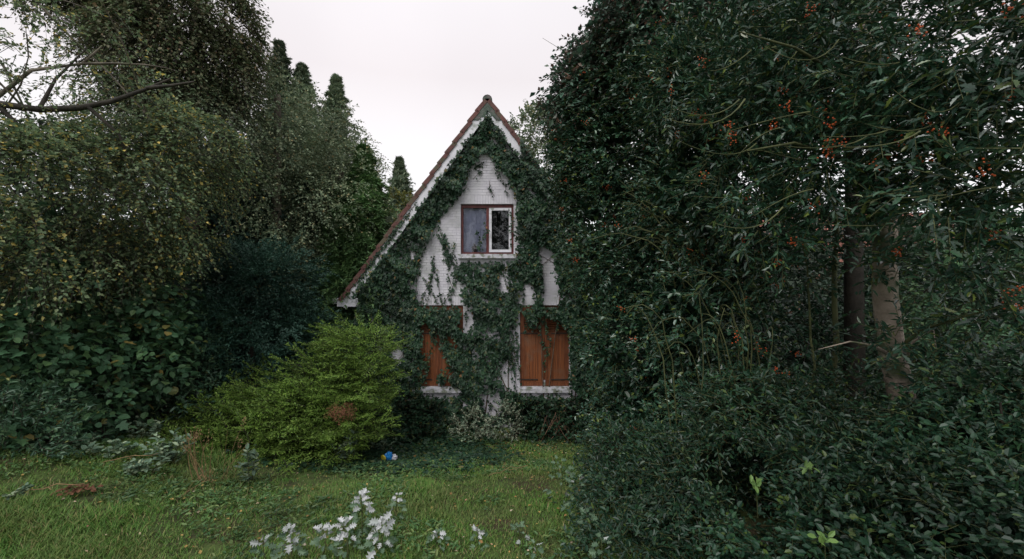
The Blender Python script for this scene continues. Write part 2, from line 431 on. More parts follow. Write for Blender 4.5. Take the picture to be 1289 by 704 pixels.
def crown_pts(ells, n, shell=(.5, 1.), lump=.22, freq=1.6, gap=-.55, gf=1.6, inner=.62, seed=0., minz=None):
    e = np.array([np.concatenate([np.asarray(c, float), np.broadcast_to(r, (3,))]) for c, r in ells])
    wgt = (e[:, 3] * e[:, 4] * e[:, 5]) ** (2 / 3.); wgt /= wgt.sum()
    k = R.choice(len(e), n, p=wgt)
    u = nrmz(R.normal(size=(n, 3)))
    r = shell[0] + (shell[1] - shell[0]) * R.random(n) ** .55
    c = e[k, :3]
    rad = r * (1 + lump * noise(u * freq + c * .7, 1.4, seed))
    p = c + u * e[k, 3:] * rad[:, None]
    keep = np.ones(n, bool)
    for j in range(len(e)):
        dd = (((p - e[j, :3]) / e[j, 3:]) ** 2).sum(1)
        keep &= ~((dd < inner ** 2) & (k != j))
    keep &= noise(p, gf, seed + 3) > gap
    if minz is not None: keep &= p[:, 2] > minz(p)
    out = nrmz(u / e[k, 3:])
    keep &= thin(p, out)
    return p[keep], out[keep]

def twigs(base, out, n, tl, droop=.3, spread=.5, up=0.0, tl_var=.4):
    """n leaves along each of the twigs that start at base; returns leaf position, direction and the twig lines"""
    m = len(base)
    ax = nrmz(out + R.normal(size=(m, 3)) * spread + np.array([0, 0, up]))
    Lt = tl * (1 + tl_var * (R.random(m) * 2 - 1))
    t = (np.arange(n)[None] + R.random((m, n))) / n
    p = base[:, None] + ax[:, None] * (Lt[:, None] * t)[:, :, None]
    p[:, :, 2] -= droop * Lt[:, None] * t ** 2
    sd_ = nrmz(np.cross(ax, np.array([0, 0, 1.]) + R.normal(size=(m, 3)) * .4))
    sg = np.where(np.arange(n) % 2 == 0, 1., -1.)
    d = ax[:, None] * .75 + sd_[:, None] * sg[None, :, None] * .8 + R.normal(size=(m, n, 3)) * .35
    d[:, :, 2] -= droop * .8 * t
    nr = np.array([0, 0, 1.]) + out[:, None] * .35 + R.normal(size=(m, n, 3)) * .45
    ts = np.array([0, 1.])
    ln = base[:, None] + ax[:, None] * (Lt[:, None] * ts)[:, :, None]
    ln[:, :, 2] -= droop * Lt[:, None] * ts ** 2
    return p.reshape(-1, 3), d.reshape(-1, 3), nr.reshape(-1, 3), ln

def twig_mesh(buf, ln, r0=.006, r1=.002):
    """three-sided twigs, all at once"""
    m, n, _ = ln.shape
    ax = nrmz(ln[:, -1] - ln[:, 0]); a = nrmz(np.cross(ax, np.array([.3, .2, 1.]))); b = np.cross(ax, a)
    rr = np.linspace(r0, r1, n)
    an = np.arange(3) / 3 * 2 * math.pi
    v = ln[:, :, None] + rr[None, :, None, None] * (a[:, None, None] * np.cos(an)[None, None, :, None] + b[:, None, None] * np.sin(an)[None, None, :, None])
    f = [(j * 3 + q, j * 3 + (q + 1) % 3, (j + 1) * 3 + (q + 1) % 3, (j + 1) * 3 + q) for j in range(n - 1) for q in range(3)]
    f = np.array(f)[None] + (np.arange(m) * n * 3)[:, None, None]
    buf.add(v.reshape(-1, 3), f.reshape(-1, 4))

def spray(buf, tb, base, axis, L, ns=9, nl=7, leafL=.05, leafW=.014, droop=.35, side=.5, flat=.25, tipup=0., wide=.75):
    """feathery conifer sprays: an axis with side sprigs on both sides, each set with small scale leaves"""
    m = len(base); ax = nrmz(axis)
    L = np.broadcast_to(L, (m,))
    s = nrmz(np.cross(ax, np.array([0, 0, 1.]) + R.normal(size=(m, 3)) * flat))
    t = (np.arange(ns * 2)[None] // 2 + R.random((m, ns * 2)) * .8 + .2) / ns
    sg = np.where(np.arange(ns * 2) % 2 == 0, 1., -1.)
    p = base[:, None] + ax[:, None] * (L[:, None] * t)[:, :, None]
    p[:, :, 2] += L[:, None] * (-droop * t ** 2 + tipup * t ** 3)
    d = nrmz(ax[:, None] * .75 + s[:, None] * sg[None, :, None] * wide + R.normal(size=(m, ns * 2, 3)) * .16)
    sl = L[:, None] * side * (1.08 - t) * (.7 + .6 * R.random((m, ns * 2)))
    q = (np.arange(nl) + .3) / nl
    P2 = p[:, :, None] + d[:, :, None] * (sl[:, :, None] * q)[..., None]
    P2[..., 2] -= droop * .5 * sl[:, :, None] * q ** 2
    d2 = d[:, :, None] + R.normal(size=P2.shape) * .33
    n2 = np.array([0, 0, 1.]) + R.normal(size=P2.shape) * .4
    k = P2.reshape(-1, 3)
    leaves(buf, 'needle', k, d2.reshape(-1, 3), n2.reshape(-1, 3), leafL * (.7 + .6 * R.random(len(k))), leafW)
    if tb is not None:
        ts = np.array([0, .5, 1.])
        ln = base[:, None] + ax[:, None] * (L[:, None] * ts)[:, :, None]
        ln[:, :, 2] += L[:, None] * (-droop * ts ** 2 + tipup * ts ** 3)
        twig_mesh(tb, ln, .006, .002)

# ------------------------------------------------------------------ ground
def sm(a, b, x):
    t = np.clip((x - a) / (b - a), 0, 1); return t * t * (3 - 2 * t)
def gz(x, y):
    x = np.asarray(x, float); y = np.asarray(y, float)
    left = sm(2.5, 7, -x)
    z = .30 + 1.08 * (1 - sm(4.0 + 1.2 * left, 9.9 + 2.5 * left, y))
    z = z + .35 * left * (1 - sm(3, 9, y) * .3)
    z = z + .03 * np.sin(x * 2.1 + y) + .025 * np.sin(y * 3.3 - x * 1.3)
    return z
def ground_at(px, py):
    """where the line of sight through a measured position meets the ground"""
    for Y in np.arange(2.5, 30, .03):
        p = P(px, py, Y)
        if p[2] <= float(gz(p[0], Y)): return p
    return p
def axis_(a, b, step, far):
    c = list(np.arange(a, b + 1e-6, step)); k = step
    lo = [a]; hi = [b]
    while hi[-1] < far: k *= 1.5; hi.append(hi[-1] + k); lo.append(lo[-1] - k)
    return np.array(lo[:0:-1] + c + hi[1:])
gx = axis_(-12, 12, .25, 450); gy = axis_(-4, 16, .25, 450)
GX, GY = np.meshgrid(gx, gy, indexing='ij')
GZ = gz(GX, GY)
gb = Buf(); nx, ny = len(gx), len(gy)
ii, jj = np.meshgrid(np.arange(nx - 1), np.arange(ny - 1), indexing='ij'); q = (ii * ny + jj).ravel()
gb.add(np.stack([GX, GY, GZ], -1).reshape(-1, 3), np.stack([q, q + ny, q + ny + 1, q + 1], 1))
setp(gb.build('ground', M['ground'], smooth=True), 'mossy soil of the neglected garden sloping down to the house', kind='structure')

# ------------------------------------------------------------------ house
HY = 10.8; S = F / HY
hx = lambda px: (px - 644.5) / S
hz = lambda py: CZ - (py - 352) / S
XC = hx(614); APEX = hz(122)
house = thing('gabled_house', (XC, HY, 0), 'white painted brick gabled house with steep tiled roof, overgrown with ivy', 'house')
EAVEZ = hz(376); HWID = hx(614) - hx(430)
slope = math.atan2(APEX - EAVEZ, HWID)
ca, sa = math.cos(slope), math.sin(slope)
Xl, Xr = XC - 3.25, XC + 3.25              # side walls
def rakez(x, off=0):                         # underside line of the roof, off = perpendicular distance below the tile top
    return APEX - abs(x - XC) * math.tan(slope) - off / ca
UW = (hx(580), hx(646.5), hz(320), hz(257))  # upper window opening x0 x1 z0 z1
SL = (hx(521), hx(583), hz(487), hz(384.5))
SR = (hx(654.5), hx(716.5), hz(487), hz(384.5))
wb = Buf(); y0, y1 = HY, HY + .24
OFF = .30
zt = SL[3]                                   # top of the lower openings
xe = lambda z: (APEX - OFF / ca - z) / math.tan(slope)   # half width of the gable at z
xl = [Xl, SL[0], SL[1], SR[0], SR[1], Xr]
wb.box(xl[0], xl[1], y0, y1, -.4, zt); wb.box(xl[2], xl[3], y0, y1, -.4, zt); wb.box(xl[4], xl[5], y0, y1, -.4, zt)
wb.box(SL[0], SL[1], y0, y1, -.4, SL[2]); wb.box(SR[0], SR[1], y0, y1, -.4, SR[2])
zw = EAVEZ - .25
h0 = min(3.25, xe(zt)); 
h1 = xe(UW[2]); h2 = xe(UW[3])
wb.prism([(XC - h0, zt), (XC + h0, zt), (XC + h1, UW[2]), (XC - h1, UW[2])], y0, y1)
wb.prism([(XC - h1, UW[2]), (UW[0], UW[2]), (UW[0], UW[3]), (XC - h2, UW[3])], y0, y1)
wb.prism([(UW[1], UW[2]), (XC + h1, UW[2]), (XC + h2, UW[3]), (UW[1], UW[3])], y0, y1)
wb.prism([(XC - h2, UW[3]), (XC + h2, UW[3]), (XC, APEX - OFF / ca)], y0, y1)
# side and back walls
wb.box(Xl, Xl + .24, y1, HY + 9, -.4, rakez(Xl, OFF) - .02); wb.box(Xr - .24, Xr, y1, HY + 9, -.4, rakez(Xr, OFF) - .02)
wb.box(Xl + .24, Xr - .24, HY + 8.76, HY + 9, -.4, 3.2)
wb.prism([(XC - 3.0, 3.2), (XC + 3.0, 3.2), (XC, APEX - OFF / ca)], HY + 8.76, HY + 9)
wb.build('wall', M['wallwhite'], house)
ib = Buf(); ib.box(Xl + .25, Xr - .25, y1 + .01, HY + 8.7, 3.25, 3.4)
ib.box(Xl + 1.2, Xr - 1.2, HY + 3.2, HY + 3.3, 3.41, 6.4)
ib.build('upper_floor', M['interior'], house)
# bricks, slightly proud of the joints
bb = Buf(); bw, bh, jt = .215, .058, .010
row = 0; z = -.1
def inside(xa, xb, za, zb):
    for (a, b_, c, d) in (UW, SL, SR):
        if xa < b_ and xb > a and za < d and zb > c: return (a, b_)
    return None
sold = [(UW[0] - .12, UW[1] + .12, UW[3], UW[3] + .22), (SL[0] - .1, SL[1] + .1, SL[3], SL[3] + .22), (SR[0] - .1, SR[1] + .1, SR[3], SR[3] + .22)]
def putbrick(xa, xb, za, zb):
    if xb - xa < .03: return
    o = -.006 - .003 * random.random()
    bb.box(xa + random.uniform(0, .002), xb, HY + o, HY + .002, za, zb - random.uniform(0, .002))
while z < APEX:
    x = Xl + (0 if row % 2 else -.11)
    hw = min(3.25, xe(z + bh)); 
    if hw < .08: break
    while x < Xr:
        spans = [(max(x, XC - hw), min(x + bw - jt, XC + hw))]
        for (a, b_, c, d) in (UW, SL, SR, *sold):
            ns_ = []
            for (s0, s1) in spans:
                if s1 > a and s0 < b_ and z < d and z + bh > c:
                    if s0 < a: ns_.append((s0, a))
                    if s1 > b_: ns_.append((b_, s1))
                else: ns_.append((s0, s1))
            spans = ns_
        for s0, s1 in spans: putbrick(s0, s1, z, z + bh)
        x += bw
    z += bh + jt; row += 1
for (a, b_, c, d) in sold:
    x = a
    while x < b_ - .03:
        putbrick(x, min(x + .058, b_), c + .004, d); x += .068
bb.build('brick_courses', M['brickwhite'], house, kind='stuff')
# roof
roof = Buf()
TH = .10; RL = (HWID + .02) / ca
fy, by = HY - .16, HY + 9.2
for sgn in (-1, 1):
    u = np.array([sgn * ca, 0, -sa]); n = np.array([sgn * sa, 0, ca])
    top = np.array([XC, 0, APEX]) - n * .075
    c = top + u * (RL / 2 + .05) - n * TH / 2 + np.array([0, (fy + by) / 2, 0])
    roof.obox(c, u * (RL / 2 - .03), np.array([0, (by - fy) / 2, 0]), n * TH / 2)
ro = roof.build('roof', M['board'], house)
tb0 = Buf(); tb0.obox((0, 0, 0), (.185, 0, 0), (0, .12, 0), (0, 0, .017)); tb0.obox((-.0, -.112, -.042), (.183, 0, 0), (0, .010, 0), (0, 0, .040))
tme = tb0.mesh('roof_tile', M['tile'])
fb = Buf()
NT = 19
for sgn in (-1, 1):
    u = np.array([sgn * ca, 0, -sa]); n = np.array([sgn * sa, 0, ca])
    for k in range(NT):
        s0 = .22 + k * (RL - .22) / NT
        c = np.array([XC, 0, APEX]) + u * (s0 + .12) - n * .03
        tilt = .09
        uu = nrmz(u + n * tilt * 1.0); nn = nrmz(n - u * tilt)
        for j in range(38):
            y = fy - .03 + j * .245
            if j == 0:
                o = bpy.data.objects.new('roof_tile', tme); COL.objects.link(o)
                jit = random.uniform(-.006, .006)
                m = Matrix.Identity(4)
                yy = np.array([0, 1., 0])
                for r in range(3):
                    m[r][0] = uu[r]; m[r][1] = yy[r]; m[r][2] = nn[r]
                cc = c + np.array([0, y + .09, 0]) + nn * (jit)
                if sgn < 0: pass
                for r in range(3): m[r][3] = cc[r]
                o.parent = ro; o.matrix_parent_inverse = Matrix.Translation(-Vector(house.location)); o.matrix_basis = m
                o.matrix_parent_inverse = Matrix()
            else:
                fb.obox(c + np.array([0, y + .09, 0]), uu * .185, (0, .119, 0), nn * .016)
fb.build('tile_courses', M['tile'], house, kind='stuff')
rb = Buf()
for j in range(24):
    an = np.linspace(-.35, math.pi + .35, 9)
    yy0 = fy - .06 + j * .385; rr = .12 + (.012 if j % 2 else 0)
    pts = [(XC + rr * math.cos(a), APEX - .155 + rr * math.sin(a)) for a in an]
    v = [(x, yy0, z_) for x, z_ in pts] + [(x, yy0 + .4, z_) for x, z_ in pts]
    k = len(pts)
    rb.add(v, [(q, q + 1, q + 1 + k, q + k) for q in range(k - 1)])
    if j == 0: rb.add([(x, yy0 + .01, z_) for x, z_ in pts], [list(range(k))])
rb.build('ridge_cap', M['moss'], house, smooth=True)
# bargeboards and the boxed eave
for sgn in (-1, 1):
    b = Buf(); u = np.array([sgn * ca, 0, -sa]); n = np.array([sgn * sa, 0, ca])
    top = np.array([XC, 0, APEX]) - n * .105
    a0 = top + u * (.13); L_ = RL - .05
    b.obox(a0 + u * (L_ / 2 - .02) - n * .10 + np.array([0, fy - .013, 0]), u * (L_ / 2), (0, .016, 0), n * .095)
    b.build('bargeboard', M['board'], house)
    e = Buf(); xs = XC + sgn * 3.22
    x0, x1 = sorted((xs - sgn * .02, XC + sgn * (HWID + .04)))
    e.box(x0, x1, fy - .031, HY + 9, EAVEZ - .19, EAVEZ + .02)
    e.build('eave_box', M['board'], house)
    g = Buf(); xx = XC + sgn * (HWID + .10)
    g.box(xx - .055, xx + .055, fy - .05, HY + 9, EAVEZ - .12, EAVEZ + .01)
    g.build('gutter', M['sill'], house)
# apex moss patch board
ab = Buf(); ab.prism([(XC - .36, APEX - .66), (XC - .22, APEX - .66), (XC, APEX - .42), (XC, APEX - .13), (XC - .05, APEX - .13)], fy - .050, fy - .030)
ab.prism([(XC + .36, APEX - .66), (XC + .05, APEX - .13), (XC, APEX - .13), (XC, APEX - .42), (XC + .22, APEX - .66)], fy - .050, fy - .030)
ab.build('apex_board', M['moss'], house)

# upper window
def frame(x0, x1, z0, z1, wdt, ya, yb, mat, parent, name='frame'):
    b = Buf()
    b.box(x0, x0 + wdt, ya, yb, z0, z1); b.box(x1 - wdt, x1, ya, yb, z0, z1)
    b.box(x0 + wdt, x1 - wdt, ya + .001, yb, z0, z0 + wdt); b.box(x0 + wdt, x1 - wdt, ya + .001, yb, z1 - wdt, z1)
    return b.build(name, mat, parent)
win = Buf()
x0, x1, z0, z1 = UW; yw = HY + .07
win.box(x0, x0 + .055, yw, yw + .07, z0, z1); win.box(x1 - .055, x1, yw, yw + .07, z0, z1)
win.box(x0 + .055, x1 - .055, yw - .012, yw + .07, z1 - .085, z1); win.box(x0 + .055, x1 - .055, yw + .001, yw + .07, z0, z0 + .05)
xm = hx(613.7); win.box(xm - .035, xm + .035, yw - .004, yw + .07, z0 + .05, z1 - .085)
wo_ = win.build('window', M['redframe'], house, label='upper two-light window in the gable with dark red frame')
iv = Matrix()
def sub(b, name, mat, par, **k):
    o = b.build(name, mat, par, **k); return o
frame(xm + .036, x1 - .056, z0 + .052, z1 - .088, .065, yw - .02, yw + .04, M['board'], wo_, 'sash')
b = Buf(); b.box(x0 + .05, xm - .03, yw + .030, yw + .036, z0 + .045, z1 - .08); sub(b, 'pane', M['glass'], wo_)
b = Buf(); b.box(xm + .1, x1 - .12, yw + .010, yw + .016, z0 + .115, z1 - .15); sub(b, 'pane', M['glass'], wo_)
b = Buf()
xa = x0 + .03
while xa < xm - .02:
    b.box(xa, xa + .045, yw + .16 + .012 * math.sin(xa * 60), yw + .17 + .012 * math.sin(xa * 60), z0 - .1, z1); xa += .044
sub(b, 'sky_reflection', M['panesky'], wo_)  # added strips, stand in for bright sky mirrored in the left pane
b = Buf(); b.box(x0 - .06, x1 + .06, HY - .14, HY + .068, z0 - .11, z0 - .004)
for k in range(6):
    pass
sub(b, 'sill', M['sill'], wo_)
# lantern standing behind the glass
lx = hx(596.5)
lt = thing('lantern', (lx, HY + .19, z0 + .05), 'small dark lantern standing behind the left pane of the upper window', 'lantern')
b = Buf(); bz = z0 + .02; ly = yw + .10
ft = Buf(); ft.box(x0 + .02, x1 - .02, yw + .071, yw + .24, z0 - .06, z0 + .02); sub(ft, 'inner_sill', M['board'], wo_)
lt.location = (lx, ly, bz)
b.tube([(lx, ly, bz), (lx, ly, bz + .03), (lx, ly, bz + .031), (lx, ly, bz + .15), (lx, ly, bz + .151), (lx, ly, bz + .18), (lx, ly, bz + .21)], [.072, .072, .058, .065, .085, .06, .02], 8)
b.build('body', M['lantern'], lt)
b = Buf(); b.tube([(lx, ly, bz + .21), (lx, ly, bz + .25)], [.02, .025], 6); b.build('knob', M['lantern'], lt)
b = Buf(); b.tube(arc((lx - .06, ly, bz + .16), (lx + .06, ly, bz + .16), (0, 0, .11), 9), .004, 4); b.build('handle', M['iron'], lt)

# shuttered windows
for (x0, x1, z0, z1), lab in ((SL, 'left ground floor window, shutters mostly hidden by ivy'), (SR, 'right ground floor window, closed brown shutters bare')):
    b = Buf(); ya = HY + .05
    b.box(x0, x0 + .03, ya, HY + .20, z0, z1); b.box(x1 - .03, x1, ya, HY + .20, z0, z1); b.box(x0 + .03, x1 - .03, ya + .001, HY + .2, z1 - .03, z1)
    b.box(x0 + .03, x1 - .03, HY + .15, HY + .2, z0, z1 - .03)
    wn = b.build('window', M['wood2'], house, label=lab)
    b = Buf(); b.box(x0 - .04, x1 + .04, HY - .11, HY + .048, z0 - .125, z0 - .03); b.box(x0 + .002, x1 - .002, HY - .05, HY + .1, z0 - .029, z0 + .002)
    sub(b, 'sill', M['sill'], wn)
    xm = (x0 + x1) / 2
    for side in (0, 1):
        a = x0 + .033 if side == 0 else xm + .003
        c = xm - .003 if side == 0 else x1 - .033
        bw_ = c - a; yb0, yb1 = ya + .012, ya + .045
        b = Buf()                                     # stiles and rails
        st = .07; zr = z0 + (z1 - z0) * .655
        b.box(a, a + st, ya, yb1, z0 + .01, z1 - .035); b.box(c - st, c, ya, yb1, z0 + .01, z1 - .035)
        b.box(a + st, c - st, ya + .001, yb1, z0 + .01, z0 + .11); b.box(a + st, c - st, ya + .001, yb1, z1 - .135, z1 - .035)
        b.box(a + st, c - st, ya + .001, yb1, zr - .035, zr + .04)
        sh = b.build('shutter', M['wood2'], house)
        nb_ = 3; pw = (c - a - 2 * st) / nb_
        for k in range(nb_):
            p = Buf(); p.box(a + st + k * pw + .0025, a + st + (k + 1) * pw - .0025, ya + .012 + .002 * (k % 2), yb1 - .004, z0 + .11, zr - .035)
            sub(p, 'board', M['wood'], sh)
        for k in range(9):                            # louvre slats above the middle rail
            zz = zr + .06 + k * (z1 - .15 - zr - .06) / 8.5
            p = Buf(); p.obox(((a + c) / 2, ya + .026, zz), (bw_ / 2 - st, 0, 0), (0, .014, -.012), (0, .003, .004)); sub(p, 'slat', M['wood'], sh)
        for zz in (z0 + .17, zr + .0):
            p = Buf()
            if side == 0: p.box(a - .02, a + bw_ * .72, ya - .008, ya - .001, zz - .016, zz + .016)
            else: p.box(c - bw_ * .72, c + .02, ya - .008, ya - .001, zz - .016, zz + .016)
            sub(p, 'strap_hinge', M['iron'], sh)
    p = Buf(); p.box(xm - .02, xm + .02, ya - .022, ya - .003, z0 + .02, z0 + .16); sub(p, 'latch', M['sill'], wn)

# ------------------------------------------------------------------ ivy on the gable
def inpoly(x, y, poly):
    c = np.zeros(len(x), bool); n = len(poly); j = n - 1
    for i in range(n):
        xi, yi = poly[i]; xj, yj = poly[j]
        m = ((yi > y) != (yj > y)) & (x < (xj - xi) * (y - yi) / (yj - yi + 1e-12) + xi)
        c ^= m; j = i
    return c
BARE = [
 [(608, 197), (596, 208), (589, 230), (577, 252), (562, 266), (552, 286), (538, 308), (530, 335), (526, 362), (529, 385), (560, 385), (586, 385), (580, 372), (579, 357), (570, 345), (560, 330), (553, 300), (560, 290), (568, 312), (572, 335), (577, 335), (577, 252), (646, 252), (646, 262), (647, 247), (640, 236), (632, 222), (622, 208), (613, 197)],
 [(577, 250), (648, 250), (648, 328), (577, 328)],
 [(680, 309), (690, 316), (697, 343), (703, 368), (702, 385), (684, 385), (683, 340)],
 [(655, 386), (655, 368), (663, 355), (670, 366), (670, 386)],
 [(584, 383), (592, 383), (594, 400), (590, 418), (582, 415)],
 [(632, 341), (639, 341), (637, 368), (630, 366)],
 [(642, 412), (655, 405), (655, 490), (634, 486), (632, 460), (645, 448)],
 [(607, 492), (629, 496), (630, 522), (611, 518)],
 [(496, 434), (507, 436), (503, 456), (497, 452)],
 [(655, 386), (655, 492), (700, 492), (712, 486), (713, 425), (706, 408), (696, 400), (688, 400), (680, 398), (668, 420), (660, 400)],
 [(531, 402), (540, 400), (543, 420), (549, 428), (549, 415), (554, 418), (555, 440), (566, 452), (569, 487), (560, 487), (556, 460), (552, 487), (534, 487), (539, 455), (531, 440)],
 [(535, 487), (579, 487), (578, 497), (535, 497)], [(655, 485), (722, 485), (722, 495), (655, 495)],
]
SPARSE = [[(528, 384), (583, 384), (578, 487), (530, 487)], [(590, 400), (655, 400), (655, 490), (596, 490)]]
ivy = thing('ivy_plant', (XC - .3, HY - .1, 0), 'dark green ivy climbing all over the gable wall', 'ivy')
N = 150000
px = R.uniform(440, 785, N); py = R.uniform(128, 530, N)
px_j = px + R.normal(size=N) * 1.6; py_j = py + R.normal(size=N) * 2.2
xw = hx(px); zwv = hz(py)
lim = APEX - .325 / ca - np.abs(xw - XC) * math.tan(slope)
wall_top = np.where(np.abs(xw - XC) < 3.3, lim, 9)
keep = (zwv < lim + .03 + .10 * np.maximum(0, noise(np.stack([xw, xw * 0, zwv], 1), 7.))) | ((px > 655) & (zwv < lim + .55) & (px < 775) & (py > 168) & (noise(np.stack([xw, xw * 0, zwv], 1), 5.) > -.55 - .012 * (px - 655)))
keep &= (px < 772 + 6 * noise(np.stack([xw, xw * 0, zwv], 1), 3.)) & ((px > 449) | (py < 378))
keep &= (py < 376) | (px > 452)
bare = np.zeros(N, bool)
for pl in BARE:
    for ox, oy in ((0, 0),) if pl is BARE[10] else ((0, 0), (3.2, 0), (-3.2, 0), (0, -3.5), (0, 3)): bare |= inpoly(px_j + ox, py_j + oy, pl)
keep &= ~bare
sp = np.zeros(N, bool)
for pl in SPARSE: sp |= inpoly(px, py, pl)
p3 = np.stack([xw, xw * 0, zwv], 1)
keep &= ~(sp & (noise(p3, 6., 2.) < np.where(px < 585, -.45, -.35)) & (R.random(N) < .85))
keep &= ~((noise(p3, 9., 5.) < -.9) & (R.random(N) < .85))
px, py, xw, zwv, p3 = px[keep], py[keep], xw[keep], zwv[keep], p3[keep]
# density was generous: thin by chance, but keep it dense where thick
thick = .10 + .10 * np.clip(noise(p3, 2.4, 1.), -1, 1) + .07 * np.clip(noise(p3, 6.5, 4.), -1, 1) + .06
thick += .35 * sm(670, 735, px) * sm(170, 300, py) + .12 * sm(500, 455, px) * sm(250, 380, py)
thick = np.clip(thick + .10 * np.clip(noise(p3, 11., 9.), -1, .6), .02, .8)
dpt = thick * (1 - .8 * R.random(len(px)) ** 1.5)
k = R.random(len(px)) < np.clip(.30 + thick * 1.3, 0, .75)
px, xw, zwv, dpt = px[k], xw[k], zwv[k], dpt[k]
base_y = np.where(np.abs(xw - XC) > 3.2, HY + .05, HY - .02)
base_y = np.where(zwv > APEX - .33 / ca - np.abs(xw - XC) * math.tan(slope), HY - .2, base_y)
pos = np.stack([xw, base_y - dpt, zwv], 1)
n = len(pos)
d = np.stack([R.normal(size=n) * .55, -.35 + R.normal(size=n) * .25, -.9 + R.normal(size=n) * .4], 1)
nr = np.stack([R.normal(size=n) * .45, -1 + 0 * xw, .55 + R.normal(size=n) * .35], 1)
b = Buf(); leaves(b, 'ivy', pos, d, nr, .075 * (.6 + .7 * R.random(n)), .078 * (.6 + .7 * R.random(n)))
# runners: strings of leaves over the bare places
def runner(b, sb, pts, dens=34, size=.055, y=HY - .03, spread=.025):
    pts = [np.array([hx(a), y, hz(c)]) for a, c in pts]
    dn = []
    for a, c in zip(pts[:-1], pts[1:]):
        m_ = max(2, int(np.linalg.norm(c - a) * 14)); t = np.linspace(0, 1, m_)[:, None]; dn.append(a * (1 - t) + c * t)
    ln = np.concatenate(dn); ln = ln + R.normal(size=ln.shape) * np.array([.012, .006, .012])
    sb.tube(ln, .005, 3)
    ln_len = np.linalg.norm(np.diff(ln, axis=0), axis=1).sum(); m_ = max(3, int(ln_len * dens))
    tt = np.sort(R.uniform(0, len(ln) - 1.001, m_)); i = tt.astype(int); f = (tt - i)[:, None]
    p = ln[i] * (1 - f) + ln[i + 1] * f + R.normal(size=(m_, 3)) * np.array([spread, .012, spread]); p[:, 1] -= .02
    d = np.stack([R.normal(size=m_) * .8, -.3 + R.normal(size=m_) * .2, -.6 + R.normal(size=m_) * .5], 1)
    nr = np.stack([R.normal(size=m_) * .4, -1 + 0 * tt, .4 + R.normal(size=m_) * .3], 1)
    leaves(b, 'ivy', p, d, nr, size * (.6 + .7 * R.random(m_)), size * (.6 + .7 * R.random(m_)))
sb = Buf()
RUN = [[(593, 196), (600, 212), (606, 205), (604, 216), (596, 224)], [(588, 236), (580, 244), (568, 252), (560, 262)], [(622, 210), (628, 222), (635, 233), (640, 245)],
 [(617, 228), (616, 238), (622, 248)], [(553, 283), (556, 296), (560, 310), (570, 330), (578, 345)], [(572, 306), (571, 322), (575, 336)], [(548, 290), (556, 300), (563, 320), (566, 340)],
 [(545, 330), (542, 350), (533, 372), (530, 384)], [(545, 330), (551, 352), (557, 384)], [(533, 350), (540, 362), (552, 384)], [(564, 345), (570, 365), (567, 385)], [(575, 350), (565, 372), (555, 386)],
 [(538, 384), (541, 365), (545, 345), (546, 320)], [(676, 384), (678, 410), (682, 430), (690, 446)], [(680, 386), (684, 405), (692, 430), (688, 445), (684, 465)], [(690, 386), (698, 400), (703, 420)],
 [(662, 386), (663, 405), (659, 420)], [(670, 386), (668, 402), (665, 415)], [(605, 310), (602, 296), (600, 292)], [(606, 325), (604, 312), (609, 300), (613, 290), (611, 280)],
 [(640, 420), (643, 445), (646, 470)], [(632, 430), (640, 450), (645, 478)], [(648, 400), (650, 425), (651, 450)], [(540, 395), (544, 430), (538, 470)], [(560, 420), (563, 455), (558, 485)], [(552, 400), (547, 440)],
 [(655, 350), (660, 372), (656, 390)], [(675, 320), (681, 350), (679, 384)], [(672, 316), (676, 350), (675, 384)], [(612, 500), (618, 510), (614, 522)], [(634, 340), (637, 360)], [(588, 386), (586, 410)], [(536, 310), (528, 330), (527, 350)],
 [(641, 262), (644, 285), (643, 312)], [(560, 252), (569, 258)], [(512, 322), (525, 300), (540, 280)]]
for r_ in RUN:
    yy = HY - .03
    runner(b, sb, r_, y=yy)
for i_ in range(16):   # runners over the foot of the wall and along the left board
    t0 = random.random(); xx = 446 + 60 * t0; yy_ = 365 - 80 * t0
    runner(b, sb, [(xx, yy_), (xx + 9, yy_ - 11), (xx + 20, yy_ - 28)], dens=22, y=HY - .2)
for i_ in range(22):
    xx = random.uniform(590, 652); yy_ = random.uniform(395, 440)
    runner(b, sb, [(xx, yy_), (xx + random.uniform(-5, 5), yy_ + 22), (xx + random.uniform(-8, 8), yy_ + random.uniform(30, 55))], dens=24, y=HY - .05)
b.build('leaves', M['ivy'], ivy, kind='stuff')
for i_ in range(26):   # woody stems clinging to the wall
    xx = random.uniform(500, 735); pts = [np.array([hx(xx + random.uniform(-3, 3) * k + 10 * math.sin(k * .8 + xx)), HY - .03, hz(520 - k * 26)]) for k in range(random.randint(5, 10))]
    pts = [p for p in pts if not any(inpoly(np.array([p[0] * S + 644.5]), np.array([352 - (p[2] - CZ) * S]), q_)[0] for q_ in BARE + [[(518, 380), (586, 380), (586, 500), (518, 500)], [(650, 380), (720, 380), (720, 500), (650, 500)]])]
    if len(pts) > 2: sb.tube(pts, np.linspace(.014, .005, len(pts)), 4)
sb.build('stems', M['ivystem'], ivy, kind='stuff')

